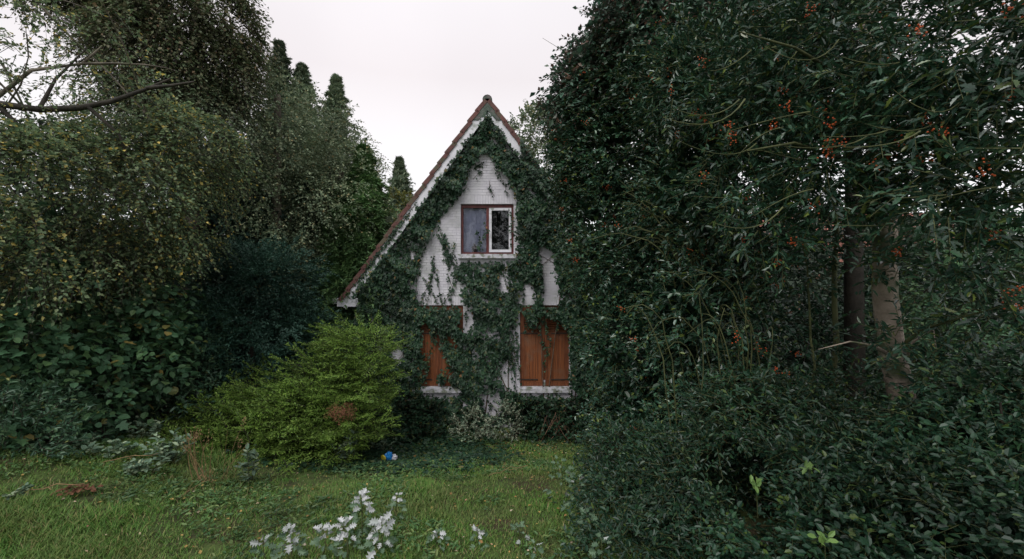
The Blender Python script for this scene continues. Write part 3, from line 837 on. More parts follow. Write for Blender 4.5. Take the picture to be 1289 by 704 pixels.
# ------------------------------------------------------------------ generic plants
def leafy(root, ells, n, nl, tmpl, mat, tl, ll, lw, droop=.3, spread=.5, up=0., parts=0, crown='crown', twigm='darkbark', tw=True, twr=.005, **kw):
    p, out = crown_pts(ells, n, **kw)
    P_, D_, N_, ln = twigs(p, out, nl, tl, droop, spread, up)
    m_ = len(P_)
    L = ll * (.65 + .7 * R.random(m_)); W = lw * (.75 + .5 * R.random(m_)) * L / ll
    if parts:
        rest = leaf_parts(root, 'holly' if tmpl == 'holly' else tmpl, mat, P_, D_, N_, L, W, parts)
    else: rest = np.ones(m_, bool)
    b = Buf()
    if tmpl in ('holly', 'maple', 'poplar') :
        q = np.maximum(P_[:, 1], .3); near = (L / q * F > 13) & rest
        leaves(b, tmpl, P_[near], D_[near], N_[near], L[near], W[near])
        far_ = rest & ~near
        tiny = far_ & (L / q * F < 5.5); far_ = far_ & ~tiny
        leaves(b, 'oval', P_[far_], D_[far_], N_[far_], L[far_], W[far_] * (.8 if tmpl == 'holly' else 1.))
        leaves(b, 'dia', P_[tiny], D_[tiny], N_[tiny], L[tiny], W[tiny] * 1.1)
    else:
        q = np.maximum(P_[:, 1], .3); tiny = rest & (L / q * F < 5) & (tmpl == 'oval'); big = rest & ~tiny
        leaves(b, tmpl, P_[big], D_[big], N_[big], L[big], W[big])
        leaves(b, 'dia', P_[tiny], D_[tiny], N_[tiny], L[tiny], W[tiny] * 1.15)
    b.build(crown, mat, root, kind='stuff')
    if tw:
        tb = Buf(); twig_mesh(tb, ln, twr, twr * .4); tb.build('twigs', M[twigm], root, kind='stuff')
    return p, out, P_

def limbs(root, base, trunk_top, r0, targets, mat='bark', r1=None, lean=(0, 0, 0), nm='branch', k=8, branch_r=.35, sub_=2):
    tr = Buf(); pts = arc(base, trunk_top, lean, 12, wig=.012)
    rad = np.linspace(r0, r1 if r1 else r0 * .4, 12); rad[0] *= 1.35; rad[1] *= 1.08
    tr.tube(pts, rad, k + 2); tr.build('trunk', M[mat], root, smooth=True)
    for tgt in targets:
        tgt = np.asarray(tgt, float)
        f = random.uniform(.35, .95); i = int(f * 11); s = pts[i]
        b = Buf(); L = np.linalg.norm(tgt - s)
        a = arc(s, tgt, (0, 0, L * .12), 8, wig=L * .012)
        rr = rad[i] * branch_r * random.uniform(.8, 1.2)
        b.tube(a, np.linspace(rr, rr * .25, 8), 6)
        for q in range(sub_):
            j = random.randint(3, 6); e = a[j] + R.normal(size=3) * L * .22 + np.array([0, 0, L * .1])
            b.tube(arc(a[j], e, R.normal(size=3) * L * .04, 5), np.linspace(rr * .45, rr * .1, 5), 4)
        b.build(nm, M[mat], root, smooth=True)
    return pts

def berries(root, centres, n_each=9, spread=.035, r=.0065):
    ph = (1 + 5 ** .5) / 2
    v = nrmz(np.array([(-1, ph, 0), (1, ph, 0), (-1, -ph, 0), (1, -ph, 0), (0, -1, ph), (0, 1, ph), (0, -1, -ph), (0, 1, -ph), (ph, 0, -1), (ph, 0, 1), (-ph, 0, -1), (-ph, 0, 1)], float))
    f = np.array([(0, 11, 5), (0, 5, 1), (0, 1, 7), (0, 7, 10), (0, 10, 11), (1, 5, 9), (5, 11, 4), (11, 10, 2), (10, 7, 6), (7, 1, 8), (3, 9, 4), (3, 4, 2), (3, 2, 6), (3, 6, 8), (3, 8, 9), (4, 9, 5), (2, 4, 11), (6, 2, 10), (8, 6, 7), (9, 8, 1)])
    c = np.repeat(centres, n_each, 0) + R.normal(size=(len(centres) * n_each, 3)) * spread * .5
    b = Buf(); b.add((c[:, None] + v[None] * r).reshape(-1, 3), (f[None] + (np.arange(len(c)) * 12)[:, None, None]).reshape(-1, 3))
    b.build('berries', M['berry'], root, smooth=True, kind='stuff')

def E(px, py, Y, r, ry=None, rz=None):
    c = P(px, py, Y)
    return (c, (r, ry if ry else r, rz if rz else r))

def conifer(name, label, base, top, rad, mat, nb=260, droop=.35, sprayL=.5, leafL=.07, leafW=.02, ns=6, nl=4, cat='tree', group=None, power=.85, spread_low=.03, ntip=5, upright=0., bark='darkbark'):
    base = np.asarray(base, float); top = np.asarray(top, float); H = top[2] - base[2]
    root = thing(name, base, label, cat, group)
    tr = Buf(); tr.tube(arc(base, top, (0, 0, 0), 10, .01), np.linspace(.03 * H * .35 + .05, .012, 10), 7); tr.build('trunk', M[bark], root, smooth=True)
    t = np.sort(R.random(nb)) ** .9 * (1 - spread_low) + spread_low
    az = np.arange(nb) * 2.39996 + R.normal(size=nb) * .3
    L = rad * (1 - t) ** power * (.35 + 1.05 * R.random(nb) ** 1.4) + .04
    s = base + (top - base) * t[:, None]
    d = np.stack([np.cos(az), np.sin(az), .25 + upright + 0 * t], 1); d = nrmz(d)
    bf = Buf(); tb = Buf()
    ts = np.array([0, .35, .7, 1.])
    ln = s[:, None] + d[:, None] * (L[:, None] * ts)[:, :, None]; ln[:, :, 2] -= droop * L[:, None] * ts ** 2
    twig_mesh(tb, ln, .016, .004)
    B, A, LL = [], [], []
    for q in range(ntip):
        f = .35 + .65 * (q + R.random(nb) * .6) / ntip
        p = s + d * (L * f)[:, None]; p[:, 2] -= droop * L * f ** 2
        a = d + R.normal(size=(nb, 3)) * .42; a[:, 2] -= droop * .9 * f
        B.append(p); A.append(a); LL.append(np.minimum(sprayL, .04 + L * .55) * (.35 + 1.5 * R.random(nb) ** 2.5))
    B = np.concatenate(B); A = nrmz(np.concatenate(A)); LL = np.concatenate(LL)
    kp = thin(B, nrmz(B - (base + (top - base) * .5) * np.array([1, 1, 0]) - np.array([0, 0, 1]) * B[:, 2:3]), bk=.25)
    hid = (B[:, 2] < top[2] - H * .62) & (R.random(len(B)) < .6) & (name != 'lacy_conifer'); kp &= ~hid
    spray(bf, None, B[kp], A[kp], LL[kp], ns=ns, nl=nl, leafL=leafL, leafW=leafW, droop=droop, side=.45)
    bf.build('crown', M[mat], root, kind='stuff'); tb.build('branches', M[bark], root, kind='stuff')
    return root

def Gp(px, Y): 
    x = (px - 644.5) / F * Y; return np.array([x, Y, float(gz(x, Y))])
# ------------------------------------------------------------------ left side trees
# birch with hanging strands; its trunk stands just left of the view
b0 = np.array([-8.6, 5.4, float(gz(-8.6, 5.4))])
birch = thing('birch_tree', b0, 'birch with small yellowing leaves and a long dark limb at the upper left', 'tree')
limbs(birch, b0, (-8.3, 5.7, 10.5), .2, [P(60, 200, 6.3), P(230, 200, 7.2), P(130, 60, 6.6), P(60, 330, 6.2)], 'bark')
b = Buf()
lp = [P(-90, 150, 5.9), P(0, 131, 6), P(50, 138, 6.05), P(100, 136, 6.1), P(140, 128, 6.2), P(185, 112, 6.35), P(215, 99, 6.45)]
b.tube(lp, [.06, .05, .044, .04, .034, .024, .012], 7)
b.tube([P(185, 111, 6.35), P(215, 108, 6.3), P(245, 103, 6.3)], [.03, .022, .012], 6)
b.tube([P(0, 135, 6), P(30, 165, 6.0), P(50, 190, 6.1)], [.035, .025, .012], 5)
b.tube([P(50, 137, 6.05), P(70, 100, 6.3), P(110, 60, 6.5)], [.03, .02, .01], 5)
b.tube([P(110, 134, 6.1), P(150, 170, 6.3), P(170, 220, 6.5)], [.03, .02, .01], 5)
b.tube([P(-60, 205, 5.9), P(0, 195, 6), P(35, 196, 6.1)], [.035, .025, .014], 5)
b.build('branch', M['darkbark'], birch, smooth=True, label='long dark limb reaching right below the bright sky')
leafy(birch, [E(30, 30, 6.2, .8), E(110, 60, 6.6, .85), E(45, 120, 6.3, .8), E(150, 115, 6.8, .75), E(200, 150, 6.8, .5)], 640, 12, 'dia', M['birch'], .36, .05, .036, droop=.45, spread=.9, gap=-.2, shell=(.1, 1.), gf=2.6, crown='crown', inner=0)
leafy(birch, [E(20, 235, 5.8, .95), E(110, 235, 6.6, 1.1), E(190, 230, 7.2, 1.05), E(240, 190, 7.4, .75), E(60, 310, 6.0, .8), E(150, 300, 6.9, .8), E(228, 285, 7.3, .55)], 7600, 12, 'dia', M['birch'], .36, .052, .038, droop=.75, spread=.85, gap=-.55, gf=2.2, crown='crown')

bt = Gp(235, 9.6)
t = thing('brown_tree', bt, 'tall tree with brownish drooping foliage behind the birch, left of the two pointed conifers', 'tree')
limbs(t, bt, bt + np.array([.2, 0, 9.5]), .22, [P(250, 20, 9.4), P(200, 60, 9.2), P(300, 70, 9.5)], 'bark')
leafy(t, [E(235, 20, 9.4, 1.15, 1.2, 1.3), E(205, 70, 9.2, 1.0), E(262, 75, 9.5, .85), E(275, 25, 9.6, .7), E(180, 25, 9.2, .8), E(140, -30, 9.2, .85), E(60, -60, 9.0, .8)], 8000, 13, 'dia', M['copper'], .48, .07, .045, droop=.9, spread=.7, gap=-.9)
leafy(t, [E(250, 150, 9.6, 1.2), E(180, 170, 9.4, 1.0), E(290, 160, 9.9, .9)], 2600, 12, 'dia', M['grey'], .4, .062, .042, droop=.7, spread=.7, gap=-.9)

def ptree(px, Y, label, ells, n, nl, mat, tl, ll, lw, droop, name='leafy_tree', topy=None, r0=.2, **kw):
    g = Gp(px, Y); t = thing(name, g, label, 'tree', kw.pop('group', None))
    tp = P(px + 4, topy, Y)
    limbs(t, g, tp, r0, [e[0] for e in ells[:4]], 'bark', sub_=0, branch_r=.2)
    leafy(t, ells, n, nl, 'dia', M[mat], tl, ll, lw, droop=droop, tw=False, **kw)
    return t
ptree(345, 11, 'grey green small-leaved tree between the birch and the pointed conifers', [E(345, 165, 11, 1.15, 1.2, 1.3), E(310, 240, 10.8, 1.1), E(375, 260, 11, 1.2), E(330, 330, 11, 1.2), E(300, 180, 11, .9)], 4200, 12, 'grey', .5, .062, .04, .6, topy=120, gap=-.6)
ptree(425, 12.4, 'grey green tree with ragged twigs against the sky, left of the house roof', [E(408, 170, 12.4, .95, 1, 1.1), E(432, 215, 12.2, 1.0), E(446, 262, 12.2, .95), E(395, 240, 12.2, 1.1), E(400, 330, 12.2, 1.1), E(455, 205, 12.4, .35), E(436, 175, 12.4, .4)], 4000, 12, 'grey', .5, .062, .04, .45, topy=215, gap=-.6, spread=.7)
conifer('pointed_conifer', 'taller of the two pointed conifers rising over the left trees', Gp(352, 14), P(352, 54, 14), 2.3, 'greyneedle', nb=620, droop=.3, sprayL=.4, leafL=.11, leafW=.045, ns=5, nl=4, power=1.05, upright=.15, spread_low=.3)
conifer('pointed_conifer', 'lower pointed conifer just right of the taller one', Gp(380, 14.4), P(380, 82, 14.4), 2.2, 'greyneedle', nb=600, droop=.3, sprayL=.4, leafL=.11, leafW=.045, ns=5, nl=4, power=1.0, upright=.15, spread_low=.3)
conifer('leaning_conifer', 'conifer with its tip leaning right, behind the ragged grey green tree', Gp(398, 14), P(424, 98, 14), 2.3, 'greyneedle', nb=600, droop=.2, sprayL=.4, leafL=.11, leafW=.045, ns=5, nl=4, power=1.0, upright=.15, spread_low=.3)
conifer('lacy_conifer', 'light green feathery conifer beside the left roof slope', Gp(447, 11.9), P(458, 185, 11.9), 2.0, 'lacy', nb=800, droop=.55, sprayL=.6, leafL=.12, leafW=.045, ns=6, nl=4, power=.95)
conifer('dark_spruce', 'dark blue green spruce with hanging sprays between the birch and the round bush', Gp(292, 10.6), P(285, 165, 10.6), 1.9, 'spruce', nb=700, droop=.7, sprayL=.6, leafL=.12, leafW=.045, ns=6, nl=4, power=.7)
conifer('dark_spruce', 'dark spruce behind the round bush, reaching toward the lacy conifer', Gp(392, 12.8), P(388, 215, 12.8), 1.9, 'spruce', nb=520, droop=.7, sprayL=.8, leafL=.13, leafW=.04, ns=6, nl=4, power=.5)
conifer('far_conifer', 'lone slender conifer standing far off in the gap left of the roof', Gp(503, 30), P(503, 200, 30), 2.9, 'greyneedle', nb=700, droop=.15, sprayL=.5, leafL=.24, leafW=.09, ns=3, nl=3, power=1.0, spread_low=.3, upright=.25)
# yellow green tree at the foot of the lone conifer
ptree(497, 24, 'yellow green tree at the foot of the lone slender conifer', [E(500, 275, 24, 1.3), E(490, 300, 24, 1.6), E(508, 262, 24, .8)], 700, 10, 'yellow', .5, .12, .08, .3, topy=262, r0=.12)
ptree(668, 26, 'grey green tree showing over the right roof slope', [E(664, 172, 26, 1.25), E(676, 168, 26, 1.5), E(690, 185, 26, 2.2), E(664, 160, 26, .6), E(690, 230, 26, 2.6)], 3000, 10, 'grey', .6, .17, .11, .2, topy=205)

# round yew
g = Gp(312, 9.3); t = thing('yew_bush', g, 'big rounded dark blue green evergreen bush behind the juniper', 'bush')
b = Buf(); b.tube(arc(g, P(312, 400, 9.3), (.05, 0, 0), 7, .02), np.linspace(.12, .05, 7), 7); b.build('trunk', M['darkbark'], t)
p, out = crown_pts([E(318, 392, 9.3, 1.15, 1.1, 1.15), E(275, 420, 9.2, .8), E(352, 430, 9.2, .75), E(290, 360, 9.3, .85), E(345, 365, 9.4, .8), E(310, 460, 9.1, 1.0), E(248, 380, 9.5, .8), E(330, 350, 8.7, .5), E(290, 410, 8.5, .5), E(350, 400, 8.6, .45), E(265, 440, 8.6, .5)], 5600, shell=(.6, 1.05), lump=.5, freq=3., gap=-.5, gf=2.6)
b = Buf(); spray(b, None, p, out + R.normal(size=p.shape) * .4, .3, ns=5, nl=3, leafL=.055, leafW=.022, droop=.2, side=.5)
b.build('crown', M['yew'], t, kind='stuff')

# broad-leaved shrubs on the left
def shrub(px, Y, label, ells, n, nl, tmpl, mat, tl, ll, lw, droop=.3, name='broadleaf_shrub', parts=0, cat='shrub', nst=7, **kw):
    g = Gp(px, Y); t = thing(name, g, label, cat)
    b = Buf()
    for k in range(nst):
        e = random.choice(ells); tgt = e[0] + R.normal(size=3) * np.array(e[1]) * .4
        b.tube(arc(g + R.normal(size=3) * np.array([.12, .12, 0]), tgt, R.normal(size=3) * .12, 7), np.linspace(.03, .008, 7), 5)
    b.build('stems', M['darkbark'], t, kind='stuff')
    leafy(t, ells, n, nl, tmpl, M[mat], tl, ll, lw, droop, parts=parts, **kw)
    return t
shrub(60, 6.6, 'broad-leaved shrub with layered mid green leaves under the birch at the left edge', [E(30, 400, 6.2, .95), E(100, 420, 6.8, .9), E(150, 370, 7.2, .8), E(40, 330, 6.8, .8), E(170, 440, 7.3, .7), E(90, 480, 6.6, .8), E(10, 470, 6.0, .7)], 2600, 8, 'maple', 'maple', .4, .115, .105, droop=.35, spread=.45, parts=120, up=-.1, gap=-.6)
shrub(60, 6.0, 'low glossy dark shrub along the left lawn edge', [E(15, 560, 5.3, .55, .5, .42), E(55, 548, 6.0, .5, .5, .4), E(20, 530, 5.6, .6, .6, .45), E(100, 522, 6.8, .6, .6, .45), E(150, 505, 7.4, .6, .6, .5), E(60, 490, 6.3, .6)], 1900, 9, 'oval', 'laurel', .25, .07, .03, droop=.1, up=.3, parts=60)
shrub(215, 8.0, 'blue green leafy shrub between the broad-leaved shrub and the juniper', [E(200, 470, 8.0, .75), E(235, 430, 8.4, .7), E(180, 420, 8.2, .7), E(215, 510, 7.6, .55, .5, .4), E(240, 480, 8.2, .6)], 2400, 9, 'oval', 'laurel', .3, .085, .04, droop=.15, up=.2)
shrub(150, 8.5, 'dark shade-toned shrub under the dark spruce', [E(180, 340, 9, 1.0), E(120, 350, 9, 1.1), E(220, 380, 9, .9), E(160, 420, 8.8, .9), E(60, 400, 8.8, 1.1)], 2000, 8, 'oval', 'holly2', .4, .09, .05)
shrub(405, 10.6, 'mixed green shrub below the white eave end, behind the juniper', [E(400, 415, 10.4, .5), E(425, 440, 10.3, .45), E(385, 440, 10.2, .6), E(438, 430, 10.6, .3)], 900, 9, 'oval', 'maple', .3, .07, .045)

# ------------------------------------------------------------------ juniper in front of the house
g = Gp(420, 8.0); jun = thing('juniper_bush', g, 'wide spreading yellow green juniper in front of the left part of the house', 'bush')
b = Buf()
for px_, py_ in ((470, 430), (400, 470), (330, 490), (270, 530), (440, 500), (490, 480), (360, 540), (300, 560)):
    b.tube(arc(g + R.normal(size=3) * np.array([.15, .15, 0]), P(px_, py_ + 12, 8.3), (0, .15, -.15), 8, .02), np.linspace(.045, .008, 8), 6)
b.build('stems', M['darkbark'], jun, smooth=True, kind='stuff')
je = [E(450, 442, 8.6, .5, .6, .4), E(405, 482, 8.2, .72, .7, .4), E(450, 490, 8.4, .5, .6, .6), E(350, 500, 8.1, .65, .6, .33), E(305, 524, 7.9, .7, .6, .32), E(390, 524, 7.8, .8, .7, .46),
      E(268, 548, 7.6, .65, .5, .28), E(325, 550, 7.5, .8, .6, .4), E(225, 568, 7.3, .5, .45, .24), E(255, 580, 6.9, .5, .4, .22), E(310, 578, 6.9, .6, .4, .27), E(445, 530, 8.0, .55, .6, .46), E(390, 560, 7.5, .8, .5, .35), E(448, 426, 8.8, .36, .4, .2), E(205, 560, 7.6, .45, .4, .2)]
p, out = crown_pts(je, 2600, shell=(.4, 1.), lump=.5, gap=-.6, freq=2.8, gf=2.4)
ax = out * np.array([1, 1, .25]) + np.array([-.5, -.15, .10]) + R.normal(size=p.shape) * np.array([.28, .28, .12])
b = Buf(); tb = Buf()
spray(b, tb, p, ax, .47 * (.7 + .6 * R.random(len(p))), ns=8, nl=6, leafL=.042, leafW=.016, droop=.15, side=.5, tipup=.15, wide=.7, flat=.12)
# long arching plumes that break the outline
q, oq = crown_pts(je, 330, shell=(.9, 1.08), lump=.3, gap=-1.5)
oq = oq[q[:, 2] > 0]; q = q[q[:, 2] > 0]
spray(b, tb, q, oq * np.array([1, 1, .5]) + np.array([-.25, -.1, .35]) + R.normal(size=q.shape) * .2, .6, ns=11, nl=6, leafL=.042, leafW=.016, droop=.25, side=.32, tipup=.2, wide=.6, flat=.15)
b.build('foliage', M['juniper'], jun, kind='stuff'); tb.build('twigs', M['darkbark'], jun, kind='stuff')
b = Buf(); c = P(431, 511, 7.15); base = c + R.normal(size=(26, 3)) * np.array([.09, .05, .06])
spray(b, None, base, np.array([.3, -.6, -.3]) + R.normal(size=(26, 3)) * .4, .2, ns=5, nl=5, leafL=.03, leafW=.011, droop=.3)
b.build('dead_sprig', M['dead'], jun, kind='stuff', label='withered red brown sprig')

# ------------------------------------------------------------------ right side
# big holly next to the house
g = Gp(840, 7.0); h1 = thing('holly_tree', g, 'tall dense holly beside the house, covering the right roof slope', 'tree')
he = [E(800, 200, 8, 1.45, 1.4, 1.5), E(775, 270, 8.1, 1.0), E(790, 330, 7.6, .98), E(845, 330, 7.4, 1.3), E(800, 430, 7.2, .85), E(860, 470, 7, 1.15), E(800, 530, 7.0, .75), E(870, 600, 6.4, 1.0), E(800, 600, 6.6, .55), E(900, 250, 6.3, 1.25),
      E(900, 150, 6.6, 1.3), E(890, 390, 6.0, .9), E(930, 530, 5.6, .9), E(745, 150, 8.2, .75), E(735, 200, 8.3, .7), E(728, 240, 8.4, .5), E(860, 100, 7.4, 1.2)]
limbs(h1, g, P(850, 60, 7.6), .13, [e[0] for e in he[:9]], 'greenstem')
p, out, _ = leafy(h1, he, 15000, 9, 'oval', M['holly'], .26, .066, .034, droop=.12, spread=.6, gap=-1.2, shell=(.6, 1.), lump=.22, twigm='greenstem')
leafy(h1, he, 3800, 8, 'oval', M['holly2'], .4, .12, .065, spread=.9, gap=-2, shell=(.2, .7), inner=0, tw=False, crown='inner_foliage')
sel = out[:, 1] < .2; pc = (p + out * .2)[sel]; pc = pc[R.permutation(len(pc))[:95]]
berries(h1, pc, 11, .055, .009)
b = Buf()
def bezier(p0, p1, p2, n=9):
    t = np.linspace(0, 1, n)[:, None]; return (1 - t) ** 2 * p0 + 2 * t * (1 - t) * p1 + t ** 2 * p2
for k in range(20):
    x0_ = random.uniform(830, 960); x1_ = x0_ + random.uniform(-95, 25); yy = random.uniform(4.7, 5.5)
    s_ = P(x0_, random.uniform(500, 560), yy + .3); e_ = P(x1_, random.uniform(330, 450), yy + random.uniform(-.2, .3)); m_ = P((x0_ * 1.6 + x1_ * .4) / 2 + random.uniform(-15, 30), random.uniform(320, 400), yy - .2)
    b.tube(bezier(s_, m_, e_) + R.normal(size=(9, 3)) * .012, np.linspace(.009, .003, 9), 5)
for k in range(16):
    x0_ = random.uniform(820, 900); e_ = P(x0_ - random.uniform(30, 90), random.uniform(240, 330), 6.0)
    b.tube(bezier(P(x0_ + 30, random.uniform(330, 420), 5.9), P(x0_ + 10, 270, 5.6), e_) + R.normal(size=(9, 3)) * .015, np.linspace(.012, .004, 9), 5)
b.build('arching_stems', M['greenstem'], h1, smooth=True, kind='stuff')

# tree with the bare trunk, its holly crown hangs over the right of the view
g = Gp(1125, 4.5); h2 = thing('holly_tree', g, 'old holly with a bare grey brown trunk and orange berries at the upper right', 'tree')
tp = [P(1150, 640, 4.45), P(1143, 560, 4.5), P(1135, 500, 4.5), P(1122, 440, 4.5), P(1114, 370, 4.5), P(1114, 300, 4.5), P(1110, 240, 4.55), P(1104, 170, 4.6), P(1095, 90, 4.6), P(1090, -20, 4.6)]
tp[0][2] = g[2] - .1; g_ = tp
b = Buf(); b.tube(tp, [.17, .125, .116, .113, .108, .104, .1, .095, .085, .07], 14); b.build('trunk', M['barkp'], h2, smooth=True)
lim = [[(1125, 450), (1100, 435), (1070, 430), (1030, 440)], [(1130, 440), (1160, 415), (1210, 400), (1280, 380)], [(1135, 460), (1150, 430), (1175, 415), (1180, 450)], [(1110, 250), (1060, 200), (1000, 180), (940, 190)],
       [(1105, 180), (1160, 140), (1230, 120), (1300, 100)], [(1098, 120), (1050, 90), (1000, 60), (930, 40)], [(1108, 220), (1170, 230), (1240, 250), (1300, 240)]]
for k, l_ in enumerate(lim):
    dy = [0, -.25, -.7, -1.2] if k not in (0, 2, 7) else [0, -.2, -.35, -.4]
    b = Buf(); b.tube([P(a, c, 4.5 + d_) for (a, c), d_ in zip(l_, dy)], np.array([.045, .028, .015, .006]) * (.5 if k in (0, 1, 2, 7) else .8), 7); b.build('branch', M['barkp' if k in (0, 2) else 'greenstem'], h2, smooth=True)
e2 = [E(1000, 90, 4.6, .95, .9, .7), E(950, 150, 4.9, .7), E(1100, 50, 3.9, .85, .9, .7), E(1200, 70, 3.5, .8, .8, .7), E(1270, 150, 3.2, .5), E(1150, 165, 3.6, .55, .5, .45), E(1040, 200, 4.0, .45), E(930, 235, 4.7, .5, .6, .45),
      E(1240, 235, 3.0, .38, .5, .3), E(1280, 30, 3.1, .7), E(1190, 250, 3.5, .3), E(880, 110, 5.6, .8), E(1060, 235, 4.2, .35, .4, .22), E(1000, 20, 5.0, .9), E(1118, 235, 3.9, .25, .3, .15), E(960, 290, 4.5, .42), E(985, 350, 4.9, .35), E(1090, 320, 4.1, .14), E(1132, 425, 4.1, .12), E(930, 330, 5.0, .5), E(1220, 320, 3.6, .3), E(1260, 380, 3.8, .3), E(1140, 340, 4.2, .12), E(1095, 405, 4.25, .1), E(1160, 470, 4.1, .2)]
p, out, LP = leafy(h2, e2, 5600, 9, 'holly', M['holly'], .26, .078, .037, droop=.18, spread=.6, parts=290, gap=-.3, gf=2.3, shell=(.35, 1.), inner=.3, twigm='greenstem', twr=.0045)
sel = (out[:, 1] < .3) & (p[:, 1] > 1.5); pc = (p + out * .1 - np.array([0, .12, 0]))[sel]; pc = pc[R.permutation(len(pc))[:80]]
berries(h2, pc, 14, .055, .0085)
b = Buf()
for k in range(26):
    x0_ = random.uniform(930, 1280); y0_ = random.uniform(30, 300); yy = random.uniform(2.9, 4.)
    b.tube(bezier(P(x0_, y0_, yy), P(x0_ - 30, y0_ + random.uniform(0, 50), yy - .1), P(x0_ - random.uniform(40, 110), y0_ + random.uniform(-10, 40), yy)), np.linspace(.006, .002, 9), 5)
b.build('long_twigs', M['greenstem'], h2, smooth=True, kind='stuff')

# dark trunk and the thin stem beside the bare trunk
def polet(px, Y, label, top, r, mat, name):
    g = Gp(px, Y); t = thing(name, g, label, 'tree'); b = Buf()
    b.tube(arc(g - np.array([0, 0, .1]), P(px + random.uniform(-8, 8), top, Y), (.03, 0, 0), 10, .01), np.linspace(r * 1.2, r * .7, 10), 10); b.build('trunk', M[mat], t, smooth=True); return t, g
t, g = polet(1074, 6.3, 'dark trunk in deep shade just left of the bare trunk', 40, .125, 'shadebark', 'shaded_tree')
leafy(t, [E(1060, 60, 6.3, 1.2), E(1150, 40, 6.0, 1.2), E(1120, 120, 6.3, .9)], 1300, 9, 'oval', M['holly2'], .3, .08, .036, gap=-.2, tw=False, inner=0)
t, g = polet(1044, 5.0, 'thin straight green stem standing left of the two trunks', 250, .034, 'greenstem', 'young_tree')
b = Buf(); b.tube(arc(P(1015, 560, 4.9), P(1008, 300, 5.0), (.1, 0, 0), 9, .02), np.linspace(.016, .008, 9), 5); b.build('stem', M['greenstem'], t)
leafy(t, [E(1040, 262, 5.0, .3), E(1015, 300, 5.0, .25), E(1040, 420, 5., .25)], 90, 8, 'oval', M['holly2'], .25, .07, .035)

def hl(px, Y, label, ells, n, nl, mat='holly2', parts=0, tm=None, ll=.07, lw=.036, name='evergreen_shrub', **kw):
    return shrub(px, Y, label, ells, n, nl, tm or ('holly' if parts else 'oval'), mat, .26, ll, lw, name=name, parts=parts, twigm='greenstem', **kw)
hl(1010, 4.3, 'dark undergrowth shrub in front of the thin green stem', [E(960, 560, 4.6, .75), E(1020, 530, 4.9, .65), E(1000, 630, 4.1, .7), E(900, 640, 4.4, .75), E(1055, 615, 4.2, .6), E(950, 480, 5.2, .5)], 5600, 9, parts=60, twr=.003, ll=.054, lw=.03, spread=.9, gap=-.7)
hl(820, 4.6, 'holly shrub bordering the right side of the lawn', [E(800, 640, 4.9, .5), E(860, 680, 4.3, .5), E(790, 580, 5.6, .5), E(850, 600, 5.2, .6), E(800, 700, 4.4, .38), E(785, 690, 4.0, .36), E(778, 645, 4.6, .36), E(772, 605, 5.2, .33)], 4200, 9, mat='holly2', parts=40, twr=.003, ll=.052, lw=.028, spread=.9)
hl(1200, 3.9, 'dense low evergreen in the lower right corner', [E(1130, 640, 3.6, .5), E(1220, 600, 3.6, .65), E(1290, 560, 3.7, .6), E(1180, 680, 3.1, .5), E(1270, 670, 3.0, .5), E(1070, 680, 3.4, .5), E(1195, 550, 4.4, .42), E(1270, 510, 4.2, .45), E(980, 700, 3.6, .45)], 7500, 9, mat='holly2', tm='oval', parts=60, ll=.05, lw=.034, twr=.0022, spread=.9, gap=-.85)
shrub(1230, 6.0, 'mid green twiggy shrub right of the bare trunk', [E(1200, 440, 5.9, .7), E(1270, 400, 5.9, .8), E(1240, 490, 5.6, .7), E(1290, 330, 6.2, .7), E(1180, 370, 6.4, .6), E(1300, 460, 5.5, .6)], 2600, 8, 'oval', 'maple', .3, .06, .035, gap=-.3, gf=3., twigm='greenstem', name='twiggy_shrub')
shrub(980, 7.6, 'shade-toned shrub behind the arching holly stems', [E(950, 420, 7.8, 1.1), E(1020, 460, 7.8, 1.2), E(900, 330, 8.0, 1.1), E(1000, 360, 8.2, .9), E(1080, 470, 7.6, 1.2), E(1150, 450, 7.6, 1.1)], 2600, 8, 'oval', 'holly2', .4, .1, .05, gap=-.6, name='evergreen_shrub')

# tree with purplish leaves hanging over the top right
g = Gp(900, 8.6)
t = thing('purplish_tree', g, 'tall tree with purplish green foliage above the holly, top centre right against the sky', 'tree')
pe = [E(850, 45, 7.6, 1.3, 1.2, 1.1), E(775, 95, 8.0, .75), E(730, 118, 8.2, .55), E(745, 90, 8.3, .6), E(715, 140, 8.4, .4), E(760, 130, 8.3, .7), E(800, 15, 7.6, .55), E(920, 40, 7.2, 1.2), E(850, -20, 7.6, 1.2), E(980, 10, 7.0, 1.1), E(800, 70, 7.8, .8)]
limbs(t, g, P(900, -40, 8.4), .2, [e[0] for e in pe[:5]], 'bark')
leafy(t, pe, 8500, 11, 'dia', M['purple'], .36, .07, .048, droop=.4, gap=-1.1, spread=.7)
leafy(t, pe, 1600, 9, 'dia', M['purple'], .5, .13, .08, droop=.3, gap=-2, shell=(.2, .75), inner=0, tw=False, crown='inner_foliage')

# trees in the background
def bgtree(px, Y, r, topy, label, mat, n=900, name='background_tree'):
    g = Gp(px, Y); t = thing(name, g, label, 'tree', 'trees in the background')
    tp = P(px, topy, Y); H = tp[2] - g[2]
    ells = [(g + np.array([random.uniform(-.4, .4) * r, random.uniform(-.3, .3) * r, f * H]), (r * s, r * s, H * .22)) for f, s in ((.2, .9), (.38, 1.), (.55, .95), (.72, .75), (.86, .45))]
    b = Buf(); b.tube(arc(g, tp - np.array([0, 0, H * .1]), (.2, 0, 0), 8, .05), np.linspace(.2, .05, 8), 8); b.build('trunk', M['bark'], t, smooth=True)
    leafy(t, ells, int(n * 1.5), 9, 'dia', M[mat], .7, .2, .13, droop=.4, tw=False, gap=-1.2)
bgtree(60, 14, 2.6, 190, 'dark tree behind the birch at the far left', 'far', 1500)
bgtree(175, 15, 2.6, 150, 'dark tree behind the brownish drooping tree', 'far', 1500)
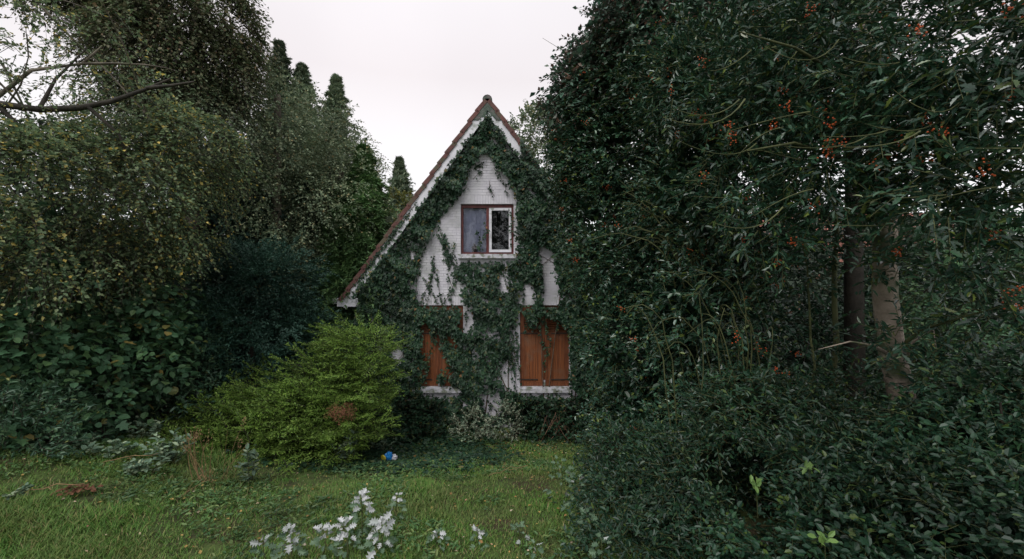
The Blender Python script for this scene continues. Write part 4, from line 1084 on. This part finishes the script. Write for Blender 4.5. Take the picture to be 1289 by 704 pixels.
bgtree(300, 18, 2.8, 150, 'dark tree behind the pointed conifers', 'far', 1300)
bgtree(430, 19, 2.2, 200, 'dark tree behind the lacy conifer', 'far', 1000)
bgtree(-60, 12, 2.8, 200, 'dark tree beyond the left edge', 'far', 900)
bgtree(752, 17, 2.4, 130, 'dark tree behind the tall holly, nearest the roof', 'far', 900)
bgtree(840, 16, 2.6, 160, 'dark tree behind the tall holly', 'far', 1100)
bgtree(960, 15, 2.3, 290, 'dark low tree in the gap left of the two trunks', 'far', 900)
bgtree(1160, 14, 2.4, 250, 'dark tree behind the bare trunk', 'far', 1200)
bgtree(1250, 16, 2.6, 300, 'dark tree behind the twiggy shrub', 'far', 1000)
bgtree(1050, 18, 2.6, 270, 'dark tree between the thin green stem and the neighbouring house', 'far', 1200)
bgtree(1200, 19, 3.2, 262, 'dark tree before the neighbouring brick house', 'far', 1300)
bgtree(1340, 12, 2.4, 230, 'dark tree at the far right edge', 'far', 800)

g = np.array([-2.6, -11., 1.2]); t = thing('roadside_tree', g, 'roadside tree behind the viewer, mirrored dimly in the upper window', 'tree')
b = Buf(); b.tube(arc(g, g + np.array([0, 0, 7.]), (.1, 0, 0), 8, .03), np.linspace(.25, .08, 8), 8); b.build('trunk', M['bark'], t, smooth=True)
pr, ou = crown_pts([(g + np.array([0, 0, 6.5]), (2.6, 2.2, 2.6)), (g + np.array([.8, .3, 8.5]), (1.8, 1.8, 1.8))], 3000, shell=(.3, 1), inner=0)
P_, D_, N_, _l = twigs(pr, ou, 9, .6); b = Buf(); leaves(b, 'dia', P_, D_, N_, .18, .12); b.build('crown', M['far'], t, kind='stuff')
# neighbouring house glimpsed through the hollies
nx0, nx1, ny0, ny1 = 14., 30., 26., 34.
nh = thing('neighbour_house', ((nx0 + nx1) / 2, ny0, 0), 'red roofed brick house glimpsed through gaps in the right-hand hollies', 'house')
b = Buf(); b.box(nx0, nx1, ny0, ny1, -.5, 5.2); b.build('wall', M['redbrick'], nh)
b = Buf(); ym = (ny0 + ny1) / 2
b.add([(nx0 - .4, ny0 - .5, 5.0), (nx1 + .4, ny0 - .5, 5.0), (nx1 + .4, ym, 8.6), (nx0 - .4, ym, 8.6), (nx0 - .4, ny1 + .5, 5.0), (nx1 + .4, ny1 + .5, 5.0)], [(0, 1, 2, 3), (3, 2, 5, 4)])
b.add([(nx0 - .4, ny0 - .5, 5.0), (nx0 - .4, ym, 8.6), (nx0 - .4, ny1 + .5, 5.0)], [(0, 1, 2)])
b.add([(nx1 + .4, ny0 - .5, 5.0), (nx1 + .4, ym, 8.6), (nx1 + .4, ny1 + .5, 5.0)], [(0, 2, 1)])
b.build('roof', M['redroof'], nh)
for k in range(5):
    xx = nx0 + 1.5 + k * 3.1
    f = frame(xx, xx + 1.3, 2.2, 3.7, .08, ny0 - .04, ny0 + .02, M['board'], nh, 'window')
    b = Buf(); b.box(xx + .08, xx + 1.22, ny0 - .02, ny0 - .01, 2.28, 3.62); b.build('pane', M['glass'], f)

# ------------------------------------------------------------------ foot of the house
t = thing('ivy_bank', (hx(560), 10.2, 0), 'low bank of ivy in front of the wall under the left shutters', 'ivy')
gz0 = .18
ib_ = [((hx(515), 10.1, .35), (.6, .5, .6)), ((hx(550), 10.3, .35), (.7, .4, .6)), ((hx(580), 10.4, .3), (.6, .35, .5)), ((hx(500), 9.6, .2), (.6, .6, .55)), ((hx(535), 9.8, .1), (.7, .5, .35))]
leafy(t, [((a_, c_, z_ + gz0), e_) for (a_, c_, z_), e_ in ib_], 2200, 7, 'ivy', M['ivy'], .2, .065, .065, droop=.3, tw=True, twigm='ivystem')
t = thing('ivy_bank', (hx(690), 10.2, 0), 'low tangle of ivy and reddish stems under the right shutters', 'ivy')
ib_ = [((hx(650), 10.4, .3), (.6, .35, .55)), ((hx(690), 10.3, .35), (.7, .4, .55)), ((hx(730), 10.0, .4), (.7, .6, .65)), ((hx(760), 9.3, .4), (.6, .6, .6)), ((hx(670), 10.1, .1), (.8, .4, .35))]
leafy(t, [((a_, c_, z_ + gz0), e_) for (a_, c_, z_), e_ in ib_], 2400, 7, 'ivy', M['ivy'], .2, .065, .065, droop=.3, tw=True, twigm='ivystem')
t = thing('variegated_shrub', Gp(613, 9.9), 'pale silver green small-leaved shrub at the foot of the wall between the shuttered windows', 'shrub')
g = Gp(613, 9.9)
leafy(t, [(g + np.array([-.3, 0, .22]), (.5, .4, .38)), (g + np.array([.28, .0, .26]), (.52, .4, .42)), (g + np.array([0, .2, .4]), (.4, .3, .3))], 900, 10, 'oval', M['variegated'], .2, .036, .022, droop=.2, up=.3, twigm='ivystem')
t = thing('dry_vine', Gp(693, 9.75), 'tangle of bare reddish brown vine stems under the right shutters', 'vine')
b = Buf()
for k in range(26):
    s_ = np.array([hx(random.uniform(672, 735)), 9.75, .12]); e_ = np.array([hx(random.uniform(680, 712)), random.uniform(9.8, 10.1), random.uniform(.5, 1.0)])
    b.tube(bezier(s_, (s_ + e_) / 2 + R.normal(size=3) * .2, e_), np.linspace(.008, .004, 9), 4)
b.build('stems', surf('red_stem', (.12, .06, .04), (.25, .14, .09), scale=9), t)

# ------------------------------------------------------------------ lawn
N = 245000
yv = 2.7 + (10.6 - 2.7) * R.random(N) ** 1.9
xv = R.uniform(-1.35, .35, N) * yv
k = (xv > -8.2) & (xv < 2.2)
xv, yv = xv[k], yv[k]
pp = np.stack([xv, yv, xv * 0], 1)
shade = np.exp(-(((xv + 3.2) / 2.2) ** 2 + ((yv - 8.2) / 1.0) ** 2))    # under the juniper ivy replaces grass
cl = noise(pp, 2.2, 7.)
bald = noise(pp, 3.4, 21.) > .98
k = (R.random(len(xv)) < (.80 + .25 * cl) * np.where(bald, .25, 1.)) & (R.random(len(xv)) > shade * 1.1)
xv, yv, cl = xv[k], yv[k], cl[k]; n = len(xv)
zz = gz(xv, yv)
far = sm(5, 9.5, yv)
hgt = .88 * (.034 + .03 * np.clip(cl, -1, 1) + .045 * R.random(n) ** 2 + .012) * (1 + .35 * far) * (1 + .5 * sm(2, 5, -xv))
az = R.uniform(0, 6.28, n); lean = .35 + .5 * R.random(n)
d = np.stack([np.cos(az) * lean, np.sin(az) * lean, 1 + 0 * az], 1)
nr = np.stack([-np.cos(az), -np.sin(az), lean], 1) * -1
b = Buf(); leaves(b, 'blade', np.stack([xv, yv, zz - .005], 1), d, nr, hgt, .0068 * (1 + .9 * far) * (.7 + .6 * R.random(n)))
o = setp(b.build('grass', M['grass']), 'rough unmown grass of the sloping lawn', 'grass', kind='stuff')

def scatter(name, label, cat, mat, tmpl, n, xr, yr, size, wr=.8, hup=.03, ros=4, lift=.35, dens=None, seed=1.):
    x = R.uniform(*xr, n); y = R.uniform(*yr, n)
    pp = np.stack([x, y, x * 0], 1)
    k = noise(pp, 1.6, seed) > 0 if dens is None else R.random(n) < dens(x, y)
    x, y = x[k], y[k]; m = len(x)
    x = np.repeat(x, ros) + R.normal(size=m * ros) * .02; y = np.repeat(y, ros) + R.normal(size=m * ros) * .02
    a = R.uniform(0, 6.28, m * ros)
    d = np.stack([np.cos(a), np.sin(a), lift + .2 * R.normal(size=m * ros)], 1); nr = np.array([0, 0, 1.]) + R.normal(size=d.shape) * .3
    L = size * (.6 + .8 * R.random(m * ros))
    b = Buf(); leaves(b, tmpl, np.stack([x, y, gz(x, y) + hup * R.random(m * ros) + .01], 1), d, nr, L, L * wr)
    return setp(b.build(name, M[mat]), label, cat, kind='stuff')
scatter('lawn_weeds', 'small broad-leaved weeds growing through the grass', 'weeds', 'weed', 'oval', 9000, (-7, 1.6), (3, 10), .05, .45, .05)
scatter('ivy_ground_cover', 'dark ivy creeping over the ground under and before the juniper', 'ivy', 'ivy', 'ivy', 16000, (-6.5, .2), (6.2, 10.3), .06, .95, .06, 3, .1,
        dens=lambda x, y: np.clip(1.5 * np.exp(-(((x + 3.0) / 2.4) ** 2 + ((y - 8.3) / 1.25) ** 2) ** 1.5) + .8 * np.exp(-((x + 1.6) / .9) ** 2 - ((y - 9.5) / .7) ** 2) - .06, 0, 1))
scatter('fallen_leaves', 'pale and yellow fallen leaves scattered over the lawn', 'leaf litter', 'litter', 'dia', 2600, (-7, 1.8), (3.2, 10.2), .036, .7, .045, 1, .2, dens=lambda x, y: .35 + 0 * x)
scatter('leaf_litter', 'brown litter of dead leaves where the lawn meets the house and the hollies', 'leaf litter', 'litter', 'dia', 1500, (-1.8, 2), (8.6, 10.4), .04, .7, .02, 1, .1, dens=lambda x, y: .5 + 0 * x)

# weeds with grey green leaves
def weedclump(px, Y, label, r, h, n, mat='greyweed', tmpl='oval', ll=.09, lw=.045, nst=8, name='weed_clump', cat='weed', group=None):
    g = Gp(px, Y); t = thing(name, g, label, cat, group); sbf = Buf(); bf = Buf()
    for k in range(nst):
        a = R.uniform(0, 6.28); tip = g + np.array([math.cos(a) * r * random.random(), math.sin(a) * r * .6 * random.random(), h * random.uniform(.55, 1)])
        s_ = g + np.array([(tip - g)[0] * .4, (tip - g)[1] * .4, 0])
        c = arc(s_, tip, (0, 0, .02), 7); sbf.tube(c, np.linspace(.006, .002, 7), 4)
        m = n // nst; tt = R.random(m) ** .8 * 6; i = np.minimum(tt.astype(int), 5); f = (tt - i)[:, None]
        p = c[i] * (1 - f) + c[i + 1] * f; az_ = R.uniform(0, 6.28, m)
        d = np.stack([np.cos(az_), np.sin(az_), .35 + .3 * R.normal(size=m)], 1)
        L = ll * (.6 + .6 * R.random(m)); leaves(bf, tmpl, p, d, np.array([0, 0, 1.]) + R.normal(size=(m, 3)) * .35, L, L * lw / ll)
    sbf.build('stems', M['greenstem'], t, kind='stuff'); bf.build('leaves', M[mat], t, kind='stuff')
weedclump(212, 5.9, 'spreading grey green weed clump at the left end of the juniper', .42, .42, 230, nst=20)
weedclump(175, 5.45, 'sprawling grey green weeds on the left lawn, nearest of their patch', .4, .2, 150, nst=16, ll=.075)
weedclump(180, 6.7, 'weeds at the far left end of the juniper', .5, .35, 200, nst=18, ll=.08)
weedclump(140, 5.75, 'low rounded blue green weed clump on the left lawn', .4, .2, 170, nst=16, ll=.08, lw=.06)
weedclump(100, 5.9, 'low weeds at the edge of the left shrubs', .4, .22, 120, nst=12, ll=.07)
weedclump(315, 5.9, 'upright grey green weed with pale tips before the juniper', .2, .52, 90, nst=6, ll=.1, lw=.05)
weedclump(437, 7.2, 'upright grey green weed against the middle of the juniper', .32, .62, 130, nst=9, ll=.1, lw=.05)
weedclump(20, 4.6, 'bluish weed tuft in the grass at the left edge', .25, .12, 60, nst=8, ll=.07)
weedclump(480, 8.8, 'grey green weed at the right foot of the juniper', .4, .3, 120, nst=10, ll=.07)
weedclump(590, 9.4, 'small grey green weed left of the silver shrub', .3, .2, 80, nst=8, ll=.06)

# dry stalks
def stalks(px, Y, label, n, h, lean, r=.005, name='dry_stalk_clump'):
    g = Gp(px, Y); t = thing(name, g, label, 'dry stalks')
    b = Buf()
    for k in range(n):
        s_ = g + np.array([R.normal() * .05, R.normal() * .04, 0]); hh = h * random.uniform(.6, 1.)
        e_ = s_ + np.array([lean + R.normal() * .12, R.normal() * .08, hh]); b.tube(arc(s_, e_, (R.normal() * .05, 0, .03), 8), np.linspace(r, r * .5, 8), 4)
        if random.random() < .6:
            m = 22; q = e_ + R.normal(size=(m, 3)) * np.array([.02, .02, .05]); leaves(b, 'dia', q, R.normal(size=(m, 3)) * .4 + np.array([0, 0, .8]), R.normal(size=(m, 3)), .03, .012)
    b.build('stalks', M['straw'], t, kind='stuff')
stalks(252, 5.6, 'tall brown dry stalks in front of the left half of the juniper', 9, .8, -.08, .006)
stalks(280, 5.8, 'thin pale grass stems leaning right beside the brown stalks', 5, .75, .3, .003)
stalks(228, 5.0, 'short dry stem in the grass below the brown stalks', 2, .35, .08, .003)
stalks(655, 6.2, 'thin dry twig standing in the right half of the lawn', 3, .35, -.2, .003)
for k, (px_, Y_, l_) in enumerate(((60, 4.7, 'dry twig lying in the grass at the lower left'), (640, 6.6, 'dry twig lying in the grass right of centre'), (160, 5.6, 'pale twig lying in the grass below the left weeds'))):
    g = Gp(px_, Y_); b = Buf(); b.tube(arc(g + np.array([-.3, -.1, .05]), g + np.array([.3, .12, .09]), (0, 0, .03), 8, .01), .005, 5)
    b.tube(arc(g + np.array([0, 0, .09]), g + np.array([.14, -.1, .13]), (0, 0, .01), 5, .005), .003, 4)
    o = b.build('fallen_twig', M['straw']); setp(o, l_, 'twig')
g = Gp(98, 4.75)
scb = Buf(); n = 60; p = g + R.normal(size=(n, 3)) * np.array([.09, .05, .0]) + np.array([0, 0, .06]) + R.random((n, 1)) * np.array([0, 0, .03])
leaves(scb, 'oval', p, R.normal(size=(n, 3)) * np.array([1, 1, .2]), np.array([0, 0, 1.]) + R.normal(size=(n, 3)) * .3, .06, .04)
setp(scb.build('dead_leaf_heap', M['dead']), 'small heap of reddish brown dead leaves on the left lawn', 'leaf litter', kind='stuff')

# ------------------------------------------------------------------ white poplar saplings, each leaf an object
pl_me = {}
for key in ('silver', 'poplar'):
    b = Buf(); b.add(*T['poplar']); pl_me[key] = b.mesh('leaf', M[key])
def sapling(px, py, Y, label, h, nleaf, size, white, spread=.16, group=None):
    top = P(px, py, Y); g = np.array([top[0], Y, float(gz(top[0], Y))])
    t = thing('poplar_sapling', g, label, 'sapling', 'poplar saplings on the lawn')
    h = max(.12, (top[2] - g[2]) * .88) if h is None else h
    st = arc(g - np.array([0, 0, .02]), g + np.array([R.normal() * .03, R.normal() * .03, h]), (R.normal() * .02, 0, 0), 7)
    b = Buf(); b.tube(st, np.linspace(.006, .003, 7), 5); b.build('stem', M['greenstem'], t, smooth=True)
    for k in range(nleaf):
        f = 1 - (k / nleaf) ** 1.1 * .75; i = min(5, int(f * 6)); s_ = st[i] + (st[i + 1] - st[i]) * (f * 6 - i)
        a = k * 2.39996 + R.normal() * .3
        d = nrmz(np.array([math.cos(a), math.sin(a), .7 * (1 - k / nleaf) - .45 + R.normal() * .4]))
        pet = spread * .85 * (.2 + .8 * k / nleaf) * random.uniform(.6, 1.1)
        p_ = s_ + d * pet
        nr = nrmz(np.array([0, -.6, .8]) + R.normal(size=3) * .55)
        s2 = nrmz(np.cross(nr, d)); n2 = np.cross(d, s2)
        iswhite = white > .12 and (k / nleaf) < white * random.uniform(.3, 1.3)
        o = bpy.data.objects.new('leaf', pl_me['silver' if iswhite else 'poplar']); COL.objects.link(o); L = size * random.uniform(.45, 1.0)
        m = Matrix.Identity(4)
        for r in range(3):
            m[r][0] = d[r] * L; m[r][1] = s2[r] * L * .9; m[r][2] = n2[r] * L; m[r][3] = p_[r]
        o.parent = t; o.matrix_local = Matrix.Translation(-Vector(t.location)) @ m
for args in [
 (455, 618, 4.3, 'white-topped poplar sapling nearest the middle of the lawn', None, 22, .105, .5, .13),
 (497, 620, 4.6, 'small poplar sapling with a pale top right of the tallest white one', None, 14, .085, .3, .12),
 (484, 648, 3.95, 'brightest white poplar sapling close to the bottom of the view', None, 22, .115, .8, .13),
 (437, 655, 3.95, 'white poplar sapling just left of the brightest one', None, 16, .1, .5, .12),
 (400, 660, 3.95, 'poplar sapling with mixed white and grey leaves left of the white group', None, 16, .1, .45, .13),
 (368, 662, 3.95, 'grey green poplar sapling with a few white leaves at the left end of the row', None, 20, .1, .4, .15),
 (338, 672, 3.9, 'small dull poplar sapling leftmost in the bottom row', None, 12, .09, .2, .14),
 (547, 668, 4.1, 'low pale green poplar sapling right of the white group', None, 14, .085, .35, .14),
 (605, 664, 4.15, 'small pale poplar sapling under the middle of the house', None, 11, .08, .3, .12),
 (650, 658, 4.25, 'low grey poplar sapling right of the middle', None, 12, .08, .1, .13),
 (672, 682, 3.95, 'tiny poplar sapling at the lower edge near the hollies', None, 8, .08, 0, .1),
 (700, 575, 5.2, 'bushy grey green poplar sapling at the right edge of the lawn, farther back', None, 15, .10, .0, .24),
 (722, 600, 4.8, 'leafy grey green poplar sapling against the dark holly', None, 14, .10, .0, .22),
 (738, 640, 4.15, 'pale green poplar sapling nearest the holly shrub', None, 14, .10, .0, .18),
 (750, 668, 3.7, 'small fresh green poplar sapling in the corner of the lawn', None, 12, .09, .0, .14)]:
    sapling(args[0], args[1], args[2], args[3], args[4], int(args[5] * 1.9), args[6] * .9, args[7], args[8])
for px_, py_, Y_, l_ in ((952, 612, 3.4, 'bright yellow green sprig sticking out of the dark holly'), (1038, 682, 2.75, 'fresh green sprig low in the right-hand undergrowth'), (1018, 590, 3.3, 'small fresh green sprig above the lower one')):
    t = thing('fresh_sprig', P(px_, py_ + 12, Y_), l_, 'sprig', 'fresh green sprigs in the hollies'); c = P(px_, py_, Y_)
    bl = Buf(); bl.add(*T['oval']); me_ = bl.mesh('leaf', M['fresh'])
    b = Buf(); b.tube([P(px_ + 2, py_ + 40, Y_ + .15), c], [.004, .002], 4); b.build('stem', M['greenstem'], t)
    for k in range(9):
        o = bpy.data.objects.new('leaf', me_); COL.objects.link(o)
        d = nrmz(R.normal(size=3) + np.array([0, -.3, .5])); nr = nrmz(np.array([0, -.7, .7]) + R.normal(size=3) * .3); s2 = nrmz(np.cross(nr, d)); n2 = np.cross(d, s2)
        m = Matrix.Identity(4); p_ = c + R.normal(size=3) * .02
        for r in range(3): m[r][0] = d[r] * .06; m[r][1] = s2[r] * .034; m[r][2] = n2[r] * .06; m[r][3] = p_[r]
        o.parent = t; o.matrix_local = Matrix.Translation(-Vector(t.location)) @ m

# ------------------------------------------------------------------ litter: blue wrapper with a yellow disc, white plastic
M['blue'] = surf('blue_foil', (.01, .16, .5), (.03, .3, .75), scale=20, rough=.3)
M['yellowprint'] = surf('yellow_print', (.6, .5, .04), (.75, .62, .08), scale=20, rough=.4)
M['whiteplastic'] = surf('white_plastic', (.5, .5, .55), (.75, .75, .8), scale=20, rough=.4)
def crumple(c, r, seed):
    n1, n2 = 9, 14; v = []
    for i in range(n1):
        for j in range(n2):
            a = math.pi * i / (n1 - 1); q = 2 * math.pi * j / n2
            u = np.array([math.sin(a) * math.cos(q), math.sin(a) * math.sin(q), math.cos(a)])
            k = 1 + .22 * float(noise((u * 2.3)[None], 2.5, seed)[0]) + random.uniform(-.06, .06)
            v.append(np.asarray(c) + u * np.asarray(r) * k)
    f = [(i * n2 + j, i * n2 + (j + 1) % n2, (i + 1) * n2 + (j + 1) % n2, (i + 1) * n2 + j) for i in range(n1 - 1) for j in range(n2)]
    return v, f
g = ground_at(488, 584); gy_ = g[1]; print('WR', g)
wr = thing('crumpled_wrapper', g, 'crumpled blue wrapper with a yellow disc lying on the lawn', 'litter')
cc = P(489, 575, gy_ - .15); b = Buf(); b.add(*crumple(cc, (.08, .06, .08), 1.5)); b.build('wrapper', M['blue'], wr)
b = Buf(); an = np.linspace(0, 6.283, 13)[:-1]; dc = P(484, 575, gy_ - .15) + np.array([0, -.085, .01]); ux = nrmz(np.array([.8, -.55, 0.])); uz = np.array([-.1, -.3, .95]); nn = np.cross(ux, uz) * -1
ring = [dc + (ux * math.cos(a) + uz * math.sin(a)) * .058 for a in an]; ring2 = [r_ + np.array([.01, .02, 0]) for r_ in ring]
b.add(ring + ring2, [list(range(12))]); b.add(ring + ring2, [(i, i + 12, (i + 1) % 12 + 12, (i + 1) % 12) for i in range(12)]); b.build('yellow_disc', M['yellowprint'], wr)
c = P(496, 576, gy_ - .12); b = Buf(); b.add(*crumple(c, (.06, .05, .055), 4.)); o = b.build('plastic_scrap', M['whiteplastic']); setp(o, 'crumpled white plastic scrap right against the blue wrapper', 'litter')
c = ground_at(492, 568) + np.array([0, 0, .03]); b = Buf(); b.add(*crumple(c, (.045, .04, .03), 7.)); o = b.build('plastic_scrap', M['whiteplastic']); setp(o, 'tiny white plastic scrap just behind the blue wrapper', 'litter')
